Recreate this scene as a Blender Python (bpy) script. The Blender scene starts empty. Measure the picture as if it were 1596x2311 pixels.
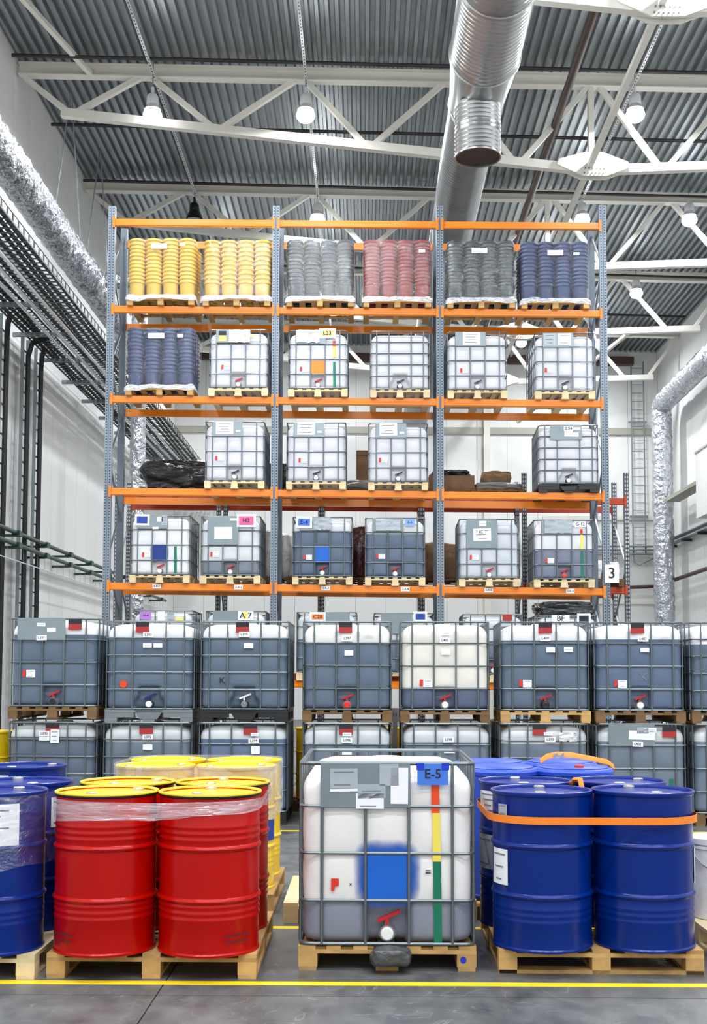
import bpy, bmesh, math, random
from mathutils import Vector, Matrix, noise
R = math.radians
PI = math.pi
random.seed(7)
SC = bpy.context.scene
COL = SC.collection

# ------------------------------------------------------------------ camera
cam_d = bpy.data.cameras.new('camera')
cam = bpy.data.objects.new('camera', cam_d)
COL.objects.link(cam)
cam_d.sensor_fit = 'HORIZONTAL'
cam_d.sensor_width = 36.0
cam_d.lens = 2650.0 * 36.0 / 1596.0
cam_d.shift_y = (1350.0 - 1155.5) / 1596.0
cam_d.clip_end = 200
cam.matrix_world = Matrix.Translation((0, 0, 1.68)) @ (
    Matrix.Rotation(R(.6), 4, 'Z') @ Matrix.Rotation(R(93.8), 4, 'X') @ Matrix.Rotation(.0025, 4, 'Z'))
SC.camera = cam

# ------------------------------------------------------------------ world, exposure
w = bpy.data.worlds.new('world'); SC.world = w
w.use_nodes = True
w.node_tree.nodes['Background'].inputs[0].default_value = (.8, .87, 1, 1)
w.node_tree.nodes['Background'].inputs[1].default_value = .03
vs = SC.view_settings
vs.view_transform = 'Standard'
vs.look = 'None'
vs.gamma = 1
vs.use_curve_mapping = False
vs.exposure = 0.0
LAMP_W = 265.0        # watts of each high bay lamp
GLOW = 16.0           # emission of the lamp glass

# ------------------------------------------------------------------ colours, materials
def lin(c):
    return tuple(((x / 255) / 12.92 if x / 255 <= .04045 else ((x / 255 + .055) / 1.055) ** 2.4) for x in c)

MATS = {}
def nt(name):
    m = bpy.data.materials.new(name); m.use_nodes = True
    t = m.node_tree
    return m, t, t.nodes['Principled BSDF'], t.nodes['Material Output']

def mat(name, rgb, rough=.5, metal=0., var=0., vscale=6., bump=0., bscale=30., spec=.5, stretch=None, coat=0., bdist=.02):
    """plain procedural material: colour varied by noise, optional relief"""
    if name in MATS: return MATS[name]
    m, t, b, out = nt(name)
    N, L = t.nodes, t.links
    c = lin(rgb)
    b.inputs['Roughness'].default_value = rough
    b.inputs['Metallic'].default_value = metal
    b.inputs['Specular IOR Level'].default_value = spec
    b.inputs['Coat Weight'].default_value = coat
    b.inputs['Base Color'].default_value = (*c, 1)
    if var or bump:
        tc = N.new('ShaderNodeTexCoord'); mp = N.new('ShaderNodeMapping')
        L.new(tc.outputs['Object'], mp.inputs[0])
        if stretch: mp.inputs['Scale'].default_value = stretch
    if var:
        nz = N.new('ShaderNodeTexNoise'); nz.inputs['Scale'].default_value = vscale
        nz.inputs['Detail'].default_value = 5
        L.new(mp.outputs[0], nz.inputs[0])
        oi = N.new('ShaderNodeObjectInfo')
        ad = N.new('ShaderNodeMath'); ad.operation = 'MULTIPLY_ADD'
        L.new(oi.outputs['Random'], ad.inputs[0]); ad.inputs[1].default_value = .5
        L.new(nz.outputs[0], ad.inputs[2])
        mr = N.new('ShaderNodeMapRange')
        mr.inputs[1].default_value = .35; mr.inputs[2].default_value = 1.15
        mr.inputs[3].default_value = 1 - var; mr.inputs[4].default_value = 1 + var * .6
        L.new(ad.outputs[0], mr.inputs[0])
        mx = N.new('ShaderNodeVectorMath'); mx.operation = 'SCALE'
        mx.inputs[0].default_value = c
        L.new(mr.outputs[0], mx.inputs['Scale'])
        L.new(mx.outputs[0], b.inputs['Base Color'])
    if bump:
        n2 = N.new('ShaderNodeTexNoise'); n2.inputs['Scale'].default_value = bscale
        n2.inputs['Detail'].default_value = 3
        L.new(mp.outputs[0], n2.inputs[0])
        bp = N.new('ShaderNodeBump'); bp.inputs['Strength'].default_value = bump
        bp.inputs['Distance'].default_value = bdist
        L.new(n2.outputs[0], bp.inputs['Height'])
        L.new(bp.outputs[0], b.inputs['Normal'])
    MATS[name] = m
    return m

def emit(name, rgb, s):
    m, t, b, out = nt(name)
    e = t.nodes.new('ShaderNodeEmission')
    e.inputs[0].default_value = (*rgb, 1); e.inputs[1].default_value = s
    t.links.new(e.outputs[0], out.inputs[0])
    MATS[name] = m
    return m

def film(name, haze=.12, gloss=.16, rgb=(235, 240, 250), bscale=9., bump=1., stretch=(1, 1, 3)):
    """clear stretch film: mostly see-through, glossy wrinkles, a little haze"""
    m, t, b, out = nt(name)
    N, L = t.nodes, t.links
    tr = N.new('ShaderNodeBsdfTransparent')
    gl = N.new('ShaderNodeBsdfGlossy'); gl.inputs['Roughness'].default_value = .12
    df = N.new('ShaderNodeBsdfDiffuse'); df.inputs[0].default_value = (*lin(rgb), 1)
    tc = N.new('ShaderNodeTexCoord'); mp = N.new('ShaderNodeMapping'); mp.inputs['Scale'].default_value = stretch
    L.new(tc.outputs['Object'], mp.inputs[0])
    nz = N.new('ShaderNodeTexNoise'); nz.inputs['Scale'].default_value = bscale; nz.inputs['Detail'].default_value = 4
    nz.inputs['Distortion'].default_value = 1.2
    L.new(mp.outputs[0], nz.inputs[0])
    bp = N.new('ShaderNodeBump'); bp.inputs['Strength'].default_value = bump; bp.inputs['Distance'].default_value = .03
    L.new(nz.outputs[0], bp.inputs['Height']); L.new(bp.outputs[0], gl.inputs['Normal'])
    m1 = N.new('ShaderNodeMixShader'); m1.inputs[0].default_value = gloss
    L.new(tr.outputs[0], m1.inputs[1]); L.new(gl.outputs[0], m1.inputs[2])
    m2 = N.new('ShaderNodeMixShader')
    mr = N.new('ShaderNodeMapRange'); mr.inputs[1].default_value = .35; mr.inputs[2].default_value = .75
    mr.inputs[3].default_value = haze * .5; mr.inputs[4].default_value = haze * 2
    L.new(nz.outputs[0], mr.inputs[0]); L.new(mr.outputs[0], m2.inputs[0])
    L.new(m1.outputs[0], m2.inputs[1]); L.new(df.outputs[0], m2.inputs[2])
    L.new(m2.outputs[0], out.inputs[0])
    MATS[name] = m
    return m

def soft_paint(name, rgb, fx=.36, fz=.36):
    """sprayed paint patch: solid middle, sprayed uneven border"""
    m, t, b, out = nt(name)
    N, L = t.nodes, t.links
    b.inputs['Base Color'].default_value = (*lin(rgb), 1); b.inputs['Roughness'].default_value = .45
    tc = N.new('ShaderNodeTexCoord'); sp = N.new('ShaderNodeSeparateXYZ')
    L.new(tc.outputs['Generated'], sp.inputs[0])
    nz = N.new('ShaderNodeTexNoise'); nz.inputs['Scale'].default_value = 9
    L.new(tc.outputs['Object'], nz.inputs[0])
    def edge(o, f):
        a = N.new('ShaderNodeMath'); a.operation = 'SUBTRACT'; a.inputs[0].default_value = 1
        L.new(o, a.inputs[1])
        mn = N.new('ShaderNodeMath'); mn.operation = 'MINIMUM'
        L.new(o, mn.inputs[0]); L.new(a.outputs[0], mn.inputs[1])
        mr = N.new('ShaderNodeMapRange'); mr.inputs[2].default_value = f; mr.interpolation_type = 'SMOOTHSTEP'
        L.new(mn.outputs[0], mr.inputs[0])
        return mr.outputs[0]
    mu = N.new('ShaderNodeMath'); mu.operation = 'MULTIPLY'
    L.new(edge(sp.outputs[0], fx), mu.inputs[0]); L.new(edge(sp.outputs[2], fz), mu.inputs[1])
    pw = N.new('ShaderNodeMath'); pw.operation = 'MULTIPLY_ADD'; pw.inputs[2].default_value = 0
    ad = N.new('ShaderNodeMath'); ad.operation = 'ADD'; ad.inputs[1].default_value = .62
    L.new(nz.outputs[0], ad.inputs[0])
    L.new(mu.outputs[0], pw.inputs[0]); L.new(ad.outputs[0], pw.inputs[1])
    mr2 = N.new('ShaderNodeMapRange'); mr2.inputs[1].default_value = .15; mr2.inputs[2].default_value = .95
    L.new(pw.outputs[0], mr2.inputs[0])
    L.new(mr2.outputs[0], b.inputs['Alpha'])
    MATS[name] = m
    return m

def bottle_mat():
    """HDPE tank: milky white where empty, the liquid's tint below the level (both stored on the object)"""
    m, t, b, out = nt('hdpe_tank')
    N, L = t.nodes, t.links
    b.inputs['Roughness'].default_value = .34
    b.inputs['Specular IOR Level'].default_value = .45
    tc = N.new('ShaderNodeTexCoord'); sp = N.new('ShaderNodeSeparateXYZ')
    L.new(tc.outputs['Object'], sp.inputs[0])
    lv = N.new('ShaderNodeAttribute'); lv.attribute_type = 'OBJECT'; lv.attribute_name = 'level'
    tn = N.new('ShaderNodeAttribute'); tn.attribute_type = 'OBJECT'; tn.attribute_name = 'tint'
    wh = N.new('ShaderNodeAttribute'); wh.attribute_type = 'OBJECT'; wh.attribute_name = 'shell'
    df = N.new('ShaderNodeMath'); df.operation = 'SUBTRACT'
    L.new(lv.outputs['Fac'], df.inputs[0]); L.new(sp.outputs[2], df.inputs[1])
    mr = N.new('ShaderNodeMapRange'); mr.inputs[1].default_value = -.004; mr.inputs[2].default_value = .008
    L.new(df.outputs[0], mr.inputs[0])
    # a thin residue line just above the level and a darker tide mark at it
    nz = N.new('ShaderNodeTexNoise'); nz.inputs['Scale'].default_value = 3.5; nz.inputs['Detail'].default_value = 4
    L.new(tc.outputs['Object'], nz.inputs[0])
    sc = N.new('ShaderNodeMapRange'); sc.inputs[3].default_value = .86; sc.inputs[4].default_value = 1.1
    L.new(nz.outputs[0], sc.inputs[0])
    mx = N.new('ShaderNodeMix'); mx.data_type = 'RGBA'
    L.new(mr.outputs[0], mx.inputs[0])
    L.new(wh.outputs['Color'], mx.inputs[6]); L.new(tn.outputs['Color'], mx.inputs[7])
    vm = N.new('ShaderNodeVectorMath'); vm.operation = 'SCALE'
    L.new(mx.outputs[2], vm.inputs[0]); L.new(sc.outputs[0], vm.inputs['Scale'])
    L.new(vm.outputs[0], b.inputs['Base Color'])
    MATS['hdpe_tank'] = m

def holes_mat(name, rgb, px=.032, pitch=.05, hr=.009, hz=.011, metal=.35, rough=.45, axis=0, hole=(.012, .013, .016)):
    """galvanised upright with rows of punched slots (procedural dark slots)"""
    m, t, b, out = nt(name)
    N, L = t.nodes, t.links
    b.inputs['Metallic'].default_value = metal; b.inputs['Roughness'].default_value = rough
    tc = N.new('ShaderNodeTexCoord'); sp = N.new('ShaderNodeSeparateXYZ')
    L.new(tc.outputs['Object'], sp.inputs[0])
    def M(op, a, bb=None, c=None):
        n = N.new('ShaderNodeMath'); n.operation = op
        for i, v in enumerate((a, bb, c)):
            if v is None: continue
            if isinstance(v, (int, float)): n.inputs[i].default_value = v
            else: L.new(v, n.inputs[i])
        return n.outputs[0]
    ax = M('ABSOLUTE', sp.outputs[axis])
    dx = M('ABSOLUTE', M('SUBTRACT', ax, px))
    inx = M('LESS_THAN', dx, hr)
    zz = M('ABSOLUTE', M('SUBTRACT', M('MODULO', M('ADD', sp.outputs[2], 100.), pitch), pitch / 2))
    inz = M('LESS_THAN', zz, hz)
    h = M('MULTIPLY', inx, inz)
    mx = N.new('ShaderNodeMix'); mx.data_type = 'RGBA'
    L.new(h, mx.inputs[0])
    mx.inputs[6].default_value = (*lin(rgb), 1); mx.inputs[7].default_value = (*hole, 1)
    L.new(mx.outputs[2], b.inputs['Base Color'])
    MATS[name] = m

def floor_mat():
    m, t, b, out = nt('polished_concrete')
    N, L = t.nodes, t.links
    tc = N.new('ShaderNodeTexCoord')
    geo = N.new('ShaderNodeNewGeometry')
    n1 = N.new('ShaderNodeTexNoise'); n1.inputs['Scale'].default_value = .9; n1.inputs['Detail'].default_value = 6
    n1.inputs['Distortion'].default_value = .8
    mp = N.new('ShaderNodeMapping'); mp.inputs['Scale'].default_value = (1, .6, 1)
    L.new(geo.outputs['Position'], mp.inputs[0]); L.new(mp.outputs[0], n1.inputs[0])
    n2 = N.new('ShaderNodeTexNoise'); n2.inputs['Scale'].default_value = 7; n2.inputs['Detail'].default_value = 6
    L.new(mp.outputs[0], n2.inputs[0])
    r1 = N.new('ShaderNodeValToRGB')
    e = r1.color_ramp.elements
    e[0].position = .3; e[0].color = (*lin((48, 51, 55)), 1)
    e[1].position = .72; e[1].color = (*lin((116, 116, 115)), 1)
    mxv = N.new('ShaderNodeMix'); mxv.inputs[0].default_value = .38
    L.new(n1.outputs[0], mxv.inputs[2]); L.new(n2.outputs[0], mxv.inputs[3])
    L.new(mxv.outputs[0], r1.inputs[0])
    # fine pale scratches
    wv = N.new('ShaderNodeTexNoise'); wv.inputs['Scale'].default_value = 1.6; wv.inputs['Detail'].default_value = 2
    wv.inputs['Distortion'].default_value = 2.2
    mp2 = N.new('ShaderNodeMapping'); mp2.inputs['Location'].default_value = (5, 3, 0)
    L.new(geo.outputs['Position'], mp2.inputs[0]); L.new(mp2.outputs[0], wv.inputs[0])
    ab = N.new('ShaderNodeMath'); ab.operation = 'SUBTRACT'; ab.inputs[1].default_value = .5
    L.new(wv.outputs[0], ab.inputs[0])
    ab2 = N.new('ShaderNodeMath'); ab2.operation = 'ABSOLUTE'; L.new(ab.outputs[0], ab2.inputs[0])
    mr = N.new('ShaderNodeMapRange'); mr.inputs[1].default_value = 0; mr.inputs[2].default_value = .006
    mr.inputs[3].default_value = .22; mr.inputs[4].default_value = 0
    L.new(ab2.outputs[0], mr.inputs[0])
    mx = N.new('ShaderNodeMix'); mx.data_type = 'RGBA'
    L.new(mr.outputs[0], mx.inputs[0]); L.new(r1.outputs[0], mx.inputs[6])
    mx.inputs[7].default_value = (.5, .5, .5, 1)
    L.new(mx.outputs[2], b.inputs['Base Color'])
    rr = N.new('ShaderNodeMapRange'); rr.inputs[3].default_value = .28; rr.inputs[4].default_value = .62
    L.new(n2.outputs[0], rr.inputs[0]); L.new(rr.outputs[0], b.inputs['Roughness'])
    bp = N.new('ShaderNodeBump'); bp.inputs['Strength'].default_value = .08; bp.inputs['Distance'].default_value = .01
    L.new(n2.outputs[0], bp.inputs['Height']); L.new(bp.outputs[0], b.inputs['Normal'])
    MATS['polished_concrete'] = m

bottle_mat(); floor_mat()
holes_mat('upright_steel', (128, 140, 152), px=.033, pitch=.05)
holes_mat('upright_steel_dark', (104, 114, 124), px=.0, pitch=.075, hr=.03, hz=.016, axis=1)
holes_mat('upright_steel_slotted', (84, 94, 102), px=.018, pitch=.075, hr=.011, hz=.02, hole=(.6, .61, .62))
holes_mat('strut_steel', (205, 208, 210), px=0, pitch=.1, hr=.012, hz=.03, metal=.4)
mat('orange', (232, 128, 4), .3, var=.08, vscale=4, coat=.5)
mat('red_orange', (200, 70, 22), .42, var=.1)
mat('galv', (142, 150, 154), .38, .7, var=.15, vscale=8)
mat('cage_steel', (112, 121, 125), .34, .6, var=.12, vscale=12)
mat('deck_steel', (160, 166, 170), .34, .7, var=.28, vscale=2.2, stretch=(3, .35, 1))
mat('duct_steel', (166, 168, 168), .3, .9, var=.25, vscale=2.5, bump=.06, bscale=7)
mat('foil', (205, 209, 216), .24, .85, var=.2, vscale=7, bump=1.0, bscale=7, bdist=.12)
mat('white_paint', (226, 224, 214), .5, var=.06, vscale=2)
mat('wall_panel', (232, 232, 230), .55, var=.04, vscale=.8)
mat('wall_strip', (170, 168, 155), .6, var=.06)
mat('tray_steel', (74, 80, 84), .4, .5, var=.3, vscale=3)
mat('blue_solid', (0, 94, 196), .45, var=.05)
mat('navy_solid', (8, 48, 128), .45, var=.05)
mat('black', (20, 21, 23), .5)
mat('black_plastic', (30, 32, 35), .45, var=.2)
mat('black_film', (38, 39, 42), .2, var=.3, bump=.8, bscale=6, stretch=(.6, .6, 2.5), coat=.4, bdist=.06)
mat('grey_film', (150, 148, 144), .3, var=.3, bump=.9, bscale=12, coat=.3)
mat('white_film', (222, 222, 224), .3, var=.15, bump=.9, bscale=14, coat=.3)
mat('dark_red_film', (78, 26, 32), .2, var=.3, bump=.9, bscale=12, coat=.3)
mat('brown_pipe', (72, 48, 42), .5)
mat('dark_pipe', (42, 36, 38), .5)
mat('green_pipe', (30, 66, 52), .4)
mat('cardboard', (138, 108, 78), .8, var=.2, vscale=3)
mat('wood', (196, 156, 96), .75, var=.45, vscale=7, stretch=(1, .25, 1), bump=.2, bscale=25)
mat('wood_pale', (222, 202, 160), .75, var=.25, vscale=7, stretch=(1, .25, 1), bump=.2, bscale=25)
mat('wood_dark', (122, 92, 58), .8, var=.35, vscale=7, stretch=(1, .25, 1), bump=.2, bscale=25)
mat('red_drum', (178, 6, 2), .24, var=.08, vscale=3, spec=.28)
mat('blue_drum', (0, 38, 122), .24, var=.1, vscale=3, spec=.28)
mat('blue_plastic', (18, 66, 180), .42, var=.08, vscale=3)
mat('blue_lid', (6, 38, 130), .25, var=.12, vscale=5)
mat('yellow_drum', (240, 200, 20), .33, var=.06, vscale=3, coat=.3)
mat('yellow_lid', (250, 216, 24), .33, var=.05, vscale=3, coat=.3)
mat('steel_cap', (200, 200, 195), .3, .8)
mat('black_rim', (26, 24, 26), .4)
mat('yellow_line', (246, 212, 30), .5, var=.14, vscale=5)
mat('paper', (236, 238, 242), .7, var=.03)
mat('grey_sheet', (168, 176, 184), .5, var=.12, vscale=9)
mat('print', (30, 32, 38), .7)
mat('print_grey', (110, 116, 124), .7)
mat('plate', (136, 148, 154), .4, .45, var=.15, vscale=6)
mat('red_tag', (214, 44, 32), .5)
mat('dark_tag', (34, 30, 38), .6)
mat('maroon_tag', (166, 44, 42), .6)
mat('blue_card', (62, 118, 214), .5); mat('blue_tape', (16, 52, 190), .4); mat('light_blue_card', (128, 164, 228), .5)
mat('deep_blue_card', (28, 62, 156), .5)
mat('pink_card', (214, 92, 146), .5); mat('purple_card', (178, 120, 206), .5)
mat('orange_card', (244, 140, 72), .5); mat('yellow_card', (246, 222, 120), .5); mat('peach_card', (250, 214, 140), .5)
mat('red_tape', (226, 70, 20), .4); mat('yellow_tape', (240, 218, 90), .4); mat('green_tape', (0, 112, 84), .4)
mat('valve_red', (190, 24, 36), .35); mat('valve_white', (234, 234, 234), .35); mat('valve_grey', (120, 124, 128), .4)
mat('valve_black', (28, 30, 36), .4); mat('valve_blue', (20, 40, 120), .4)
mat('bag_grey', (64, 66, 70), .3, var=.3, bump=.7, bscale=25, coat=.3)
mat('strap_orange', (238, 128, 30), .55, var=.1, vscale=30)
mat('bucket_yellow', (222, 184, 58), .5, var=.06)
mat('bucket_grey', (36, 44, 53), .42, var=.08)
mat('bucket_green', (34, 48, 53), .42, var=.08)
mat('bucket_red', (142, 26, 22), .45, var=.08)
mat('bucket_navy', (32, 52, 100), .42, var=.08)
mat('white_plastic', (230, 231, 233), .4, var=.03)
film('film', .03, .06)
film('film_bright', .02, .13, bscale=7, stretch=(1, 1, 2))
film('film_band', .2, .2, bscale=6, stretch=(.7, .7, 9))
film('film_hood', .22, .16, bscale=4, bump=.5, stretch=(1, 1, 2))
film('film_skirt', .4, .2, bscale=12)
soft_paint('blue_spray', (0, 94, 196)); soft_paint('navy_spray', (8, 48, 128)); soft_paint('orange_spray', (246, 132, 34), .05, .08)
emit('lamp_glow', (.93, .96, 1.), GLOW)

# ------------------------------------------------------------------ mesh helpers
class MB:
    def __init__(s): s.v = []; s.f = []; s.mi = []
    def add(s, v, f, mi=0):
        o = len(s.v); s.v += [tuple(p) for p in v]
        s.f += [tuple(i + o for i in q) for q in f]; s.mi += [mi] * len(f)
        return s
    def box(s, cx, cy, cz, sx, sy, sz, mi=0):
        a, b, c = sx / 2, sy / 2, sz / 2
        v = [(cx + i * a, cy + j * b, cz + k * c) for k in (-1, 1) for j in (-1, 1) for i in (-1, 1)]
        return s.add(v, [(0, 2, 3, 1), (4, 5, 7, 6), (0, 1, 5, 4), (2, 6, 7, 3), (0, 4, 6, 2), (1, 3, 7, 5)], mi)
    def bar(s, p, q, wd, ht, up=(0, 0, 1), mi=0):
        """rectangular member from p to q"""
        p = Vector(p); q = Vector(q); d = (q - p).normalized(); u = Vector(up)
        if abs(d.dot(u)) > .98: u = Vector((0, 1, 0))
        x = d.cross(u).normalized(); u = x.cross(d).normalized()
        v = [e + x * (i * wd / 2) + u * (j * ht / 2) for e in (p, q) for i, j in ((-1, -1), (1, -1), (1, 1), (-1, 1))]
        return s.add(v, [(3, 2, 1, 0), (4, 5, 6, 7), (0, 1, 5, 4), (1, 2, 6, 5), (2, 3, 7, 6), (3, 0, 4, 7)], mi)
    def tube(s, pts, r, n=8, cap=True, closed=False, mi=0):
        pts = [Vector(p) for p in pts]; m = len(pts); v = []; f = []
        rs = r if isinstance(r, (list, tuple)) else [r] * m
        pu = None
        for i, p in enumerate(pts):
            a = pts[(i - 1) % m] if (i or closed) else p
            b = pts[(i + 1) % m] if (i < m - 1 or closed) else p
            d = (b - a).normalized()
            if pu is None:
                u = Vector((0, 0, 1))
                if abs(d.z) > .9: u = Vector((0, 1, 0))
            else: u = pu
            x = d.cross(u).normalized(); u = x.cross(d).normalized(); pu = u
            for k in range(n):
                t = 2 * PI * k / n
                v.append(p + (x * math.cos(t) + u * math.sin(t)) * rs[i])
        for i in range(m if closed else m - 1):
            j = (i + 1) % m
            for k in range(n):
                l = (k + 1) % n
                f.append((i * n + k, i * n + l, j * n + l, j * n + k))
        if cap and not closed:
            f.append(tuple(range(n - 1, -1, -1))); f.append(tuple((m - 1) * n + k for k in range(n)))
        return s.add(v, f, mi)
    def lathe(s, prof, n=24, o=(0, 0, 0), mi=0):
        v = []; f = []
        for r, z in prof:
            for k in range(n):
                t = 2 * PI * k / n
                v.append((o[0] + r * math.cos(t), o[1] + r * math.sin(t), o[2] + z))
        for i in range(len(prof) - 1):
            for k in range(n):
                l = (k + 1) % n
                f.append((i * n + k, i * n + l, (i + 1) * n + l, (i + 1) * n + k))
        return s.add(v, f, mi)
    def disc(s, r, z, n=24, o=(0, 0, 0), up=True, mi=0):
        v = [(o[0] + r * math.cos(2 * PI * k / n), o[1] + r * math.sin(2 * PI * k / n), o[2] + z) for k in range(n)]
        return s.add(v, [tuple(range(n)) if up else tuple(range(n - 1, -1, -1))], mi)
    def prism(s, poly, axis, a, b, mi=0):
        """polygon (2D) swept along an axis 'x', 'y' or 'z' from a to b"""
        def P(p, t):
            if axis == 'x': return (t, p[0], p[1])
            if axis == 'y': return (p[0], t, p[1])
            return (p[0], p[1], t)
        n = len(poly)
        v = [P(p, a) for p in poly] + [P(p, b) for p in poly]
        f = [tuple(range(n - 1, -1, -1)), tuple(range(n, 2 * n))] + [(i, (i + 1) % n, n + (i + 1) % n, n + i) for i in range(n)]
        return s.add(v, f, mi)
    def mesh(s, name, mats, smooth=0):
        me = bpy.data.meshes.new(name)
        me.from_pydata(s.v, [], s.f)
        for m in (mats if isinstance(mats, (list, tuple)) else [mats]):
            me.materials.append(MATS[m])
        if len(set(s.mi)) > 1: me.polygons.foreach_set('material_index', s.mi)
        me.validate()
        bm = bmesh.new(); bm.from_mesh(me)
        bmesh.ops.recalc_face_normals(bm, faces=bm.faces); bm.to_mesh(me); bm.free()
        if smooth:
            me.polygons.foreach_set('use_smooth', [True] * len(me.polygons))
            me.set_sharp_from_angle(angle=R(smooth))
        me.update()
        return me

def ob(name, me, parent=None, loc=(0, 0, 0), rot=(0, 0, 0), **props):
    o = bpy.data.objects.new(name, me); COL.objects.link(o)
    o.location = loc; o.rotation_euler = rot
    if parent is not None: o.parent = parent
    for k, v in props.items(): o[k] = v
    return o

def thing(name, label, cat, loc=(0, 0, 0), rz=0, group=None):
    o = ob(name, None, None, loc, (0, 0, rz))
    o.empty_display_size = .1
    o['label'] = label; o['category'] = cat
    if group: o['group'] = group
    return o

def tag(o, label, cat, group=None):
    o['label'] = label; o['category'] = cat
    if group: o['group'] = group
    return o

CACHE = {}
def cached(key, fn):
    if key not in CACHE: CACHE[key] = fn()
    return CACHE[key]

def boxmesh(sx, sy, sz, m):
    k = ('box', round(sx, 4), round(sy, 4), round(sz, 4), m)
    return cached(k, lambda: MB().box(0, 0, 0, sx, sy, sz).mesh('piece', m))

def text_mesh(s, size, m):
    def mk():
        cu = bpy.data.curves.new('lettering', 'FONT'); cu.body = s; cu.size = size
        cu.align_x = 'CENTER'; cu.align_y = 'CENTER'; cu.resolution_u = 2; cu.offset = size * .012
        t = bpy.data.objects.new('lettering', cu); COL.objects.link(t)
        bpy.context.view_layer.update()
        me = bpy.data.meshes.new_from_object(t)
        bpy.data.objects.remove(t); bpy.data.curves.remove(cu)
        me.materials.clear(); me.materials.append(MATS[m])
        return me
    return cached(('txt', s, size, m), mk)

def lettering(parent, s, size, m, x, y, z):
    return ob('lettering', text_mesh(s, size, m), parent, (x, y, z), (PI / 2, 0, 0))

def sheet(parent, name, x, y, z, wd, ht, m, th=.003, tilt=0., text=None, tsize=.05, tm='print', lines=0, label=None):
    """flat card facing -y in the parent's frame; (x, z) is its centre; printed text / lines are children"""
    o = ob(name, boxmesh(wd, th, ht, m), parent, (x, y, z), (0, tilt, 0))
    if label: o['label'] = label
    if text: lettering(o, text, tsize, tm, 0, -th / 2 - .0012, 0)
    for i in range(lines):
        ob('print_line', boxmesh(wd * (.7 - .12 * (i % 3)), .001, ht * .045, 'print_grey'), o,
           (-wd * .06 * (i % 2), -th / 2 - .001, ht * (.32 - .64 * i / max(1, lines - 1)) if lines > 1 else 0))
    return o

def rrect(hx, hy, r, seg=4, nx=1, ny=1):
    """rounded rectangle outline, counter-clockwise, starting on the front (-y) side"""
    P = []
    def line(a, b, n):
        for i in range(n): P.append((a[0] + (b[0] - a[0]) * i / n, a[1] + (b[1] - a[1]) * i / n))
    def arc(cx, cy, a0):
        for i in range(seg): 
            a = a0 + PI / 2 * i / seg; P.append((cx + r * math.cos(a), cy + r * math.sin(a)))
    line((-hx + r, -hy), (hx - r, -hy), nx); arc(hx - r, -hy + r, -PI / 2)
    line((hx, -hy + r), (hx, hy - r), ny); arc(hx - r, hy - r, 0)
    line((hx - r, hy), (-hx + r, hy), nx); arc(-hx + r, hy - r, PI / 2)
    line((-hx, hy - r), (-hx, -hy + r), ny); arc(-hx + r, -hy + r, PI)
    return P

def ring_loft(rows, mb=None, cap_top=True, cap_bot=True):
    mb = mb or MB(); n = len(rows[0]); v = [p for r_ in rows for p in r_]; f = []
    for i in range(len(rows) - 1):
        for k in range(n):
            l = (k + 1) % n
            f.append((i * n + k, i * n + l, (i + 1) * n + l, (i + 1) * n + k))
    if cap_bot: f.append(tuple(range(n - 1, -1, -1)))
    if cap_top: f.append(tuple((len(rows) - 1) * n + k for k in range(n)))
    return mb.add(v, f)

# ------------------------------------------------------------------ the hall
XL, XR, YB, YN = -7.5, 11.45, 45.6, -11.7
def roof_z(x): return 14.62 - .024 * (x + 7.5)          # underside of the top chords

fl = ob('floor', boxmesh(XR - XL, YB - YN, .3, 'black'), None, ((XL + XR) / 2, (YB + YN) / 2, -.17), kind='structure')
slab = MB().box(0, 0, 0, 5.992, 5.992, .02).mesh('slab', 'polished_concrete')
edge = {}
for xa, xb in ((-7.5, -7.1), (-7.1, -1.1), (-1.1, 4.9), (4.9, 10.9), (10.9, 11.45)):
    y = YN
    while y < YB - .01:
        y2 = min(y + 6, YB)
        cx, cy = (xa + xb) / 2, (y + y2) / 2
        me = slab if xb - xa > 5.9 and y2 - y > 5.9 else boxmesh(xb - xa - .008, y2 - y - .008, .02, 'polished_concrete')
        ob('floor_slab', me, fl, (cx - fl.location.x, cy - fl.location.y, .16))
        y = y2

def wall(name, p0, p1, inward, h=15.0, pw=1.2):
    p0 = Vector(p0); p1 = Vector(p1); ln = (p1 - p0).length; d = (p1 - p0).normalized()
    ang = math.atan2(d.y, d.x); mid = (p0 + p1) / 2; nrm = Vector(inward)
    o = ob(name, boxmesh(ln, .12, h, 'wall_strip'), None, (*(mid - nrm * .085).xy, h / 2 - .03), (0, 0, ang), kind='structure')
    n = round(ln / pw); wp = ln / n
    sgn = 1 if (Matrix.Rotation(ang, 3, 'Z') @ Vector((0, 1, 0))).dot(nrm) > 0 else -1
    me = boxmesh(wp - .012, .05, h, 'wall_panel')
    for i in range(n):
        ob('wall_panel', me, o, (-ln / 2 + wp * (i + .5), sgn * .06, 0))
    return o
wall('wall_left', (XL, YN, 0), (XL, YB, 0), (1, 0, 0))
wall('wall_right', (XR, YN, 0), (XR, YB, 0), (-1, 0, 0))
wall('wall_back', (XL, YB, 0), (XR, YB, 0), (0, -1, 0))
wall('wall_front', (XL, YN, 0), (XR, YN, 0), (0, 1, 0))

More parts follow.
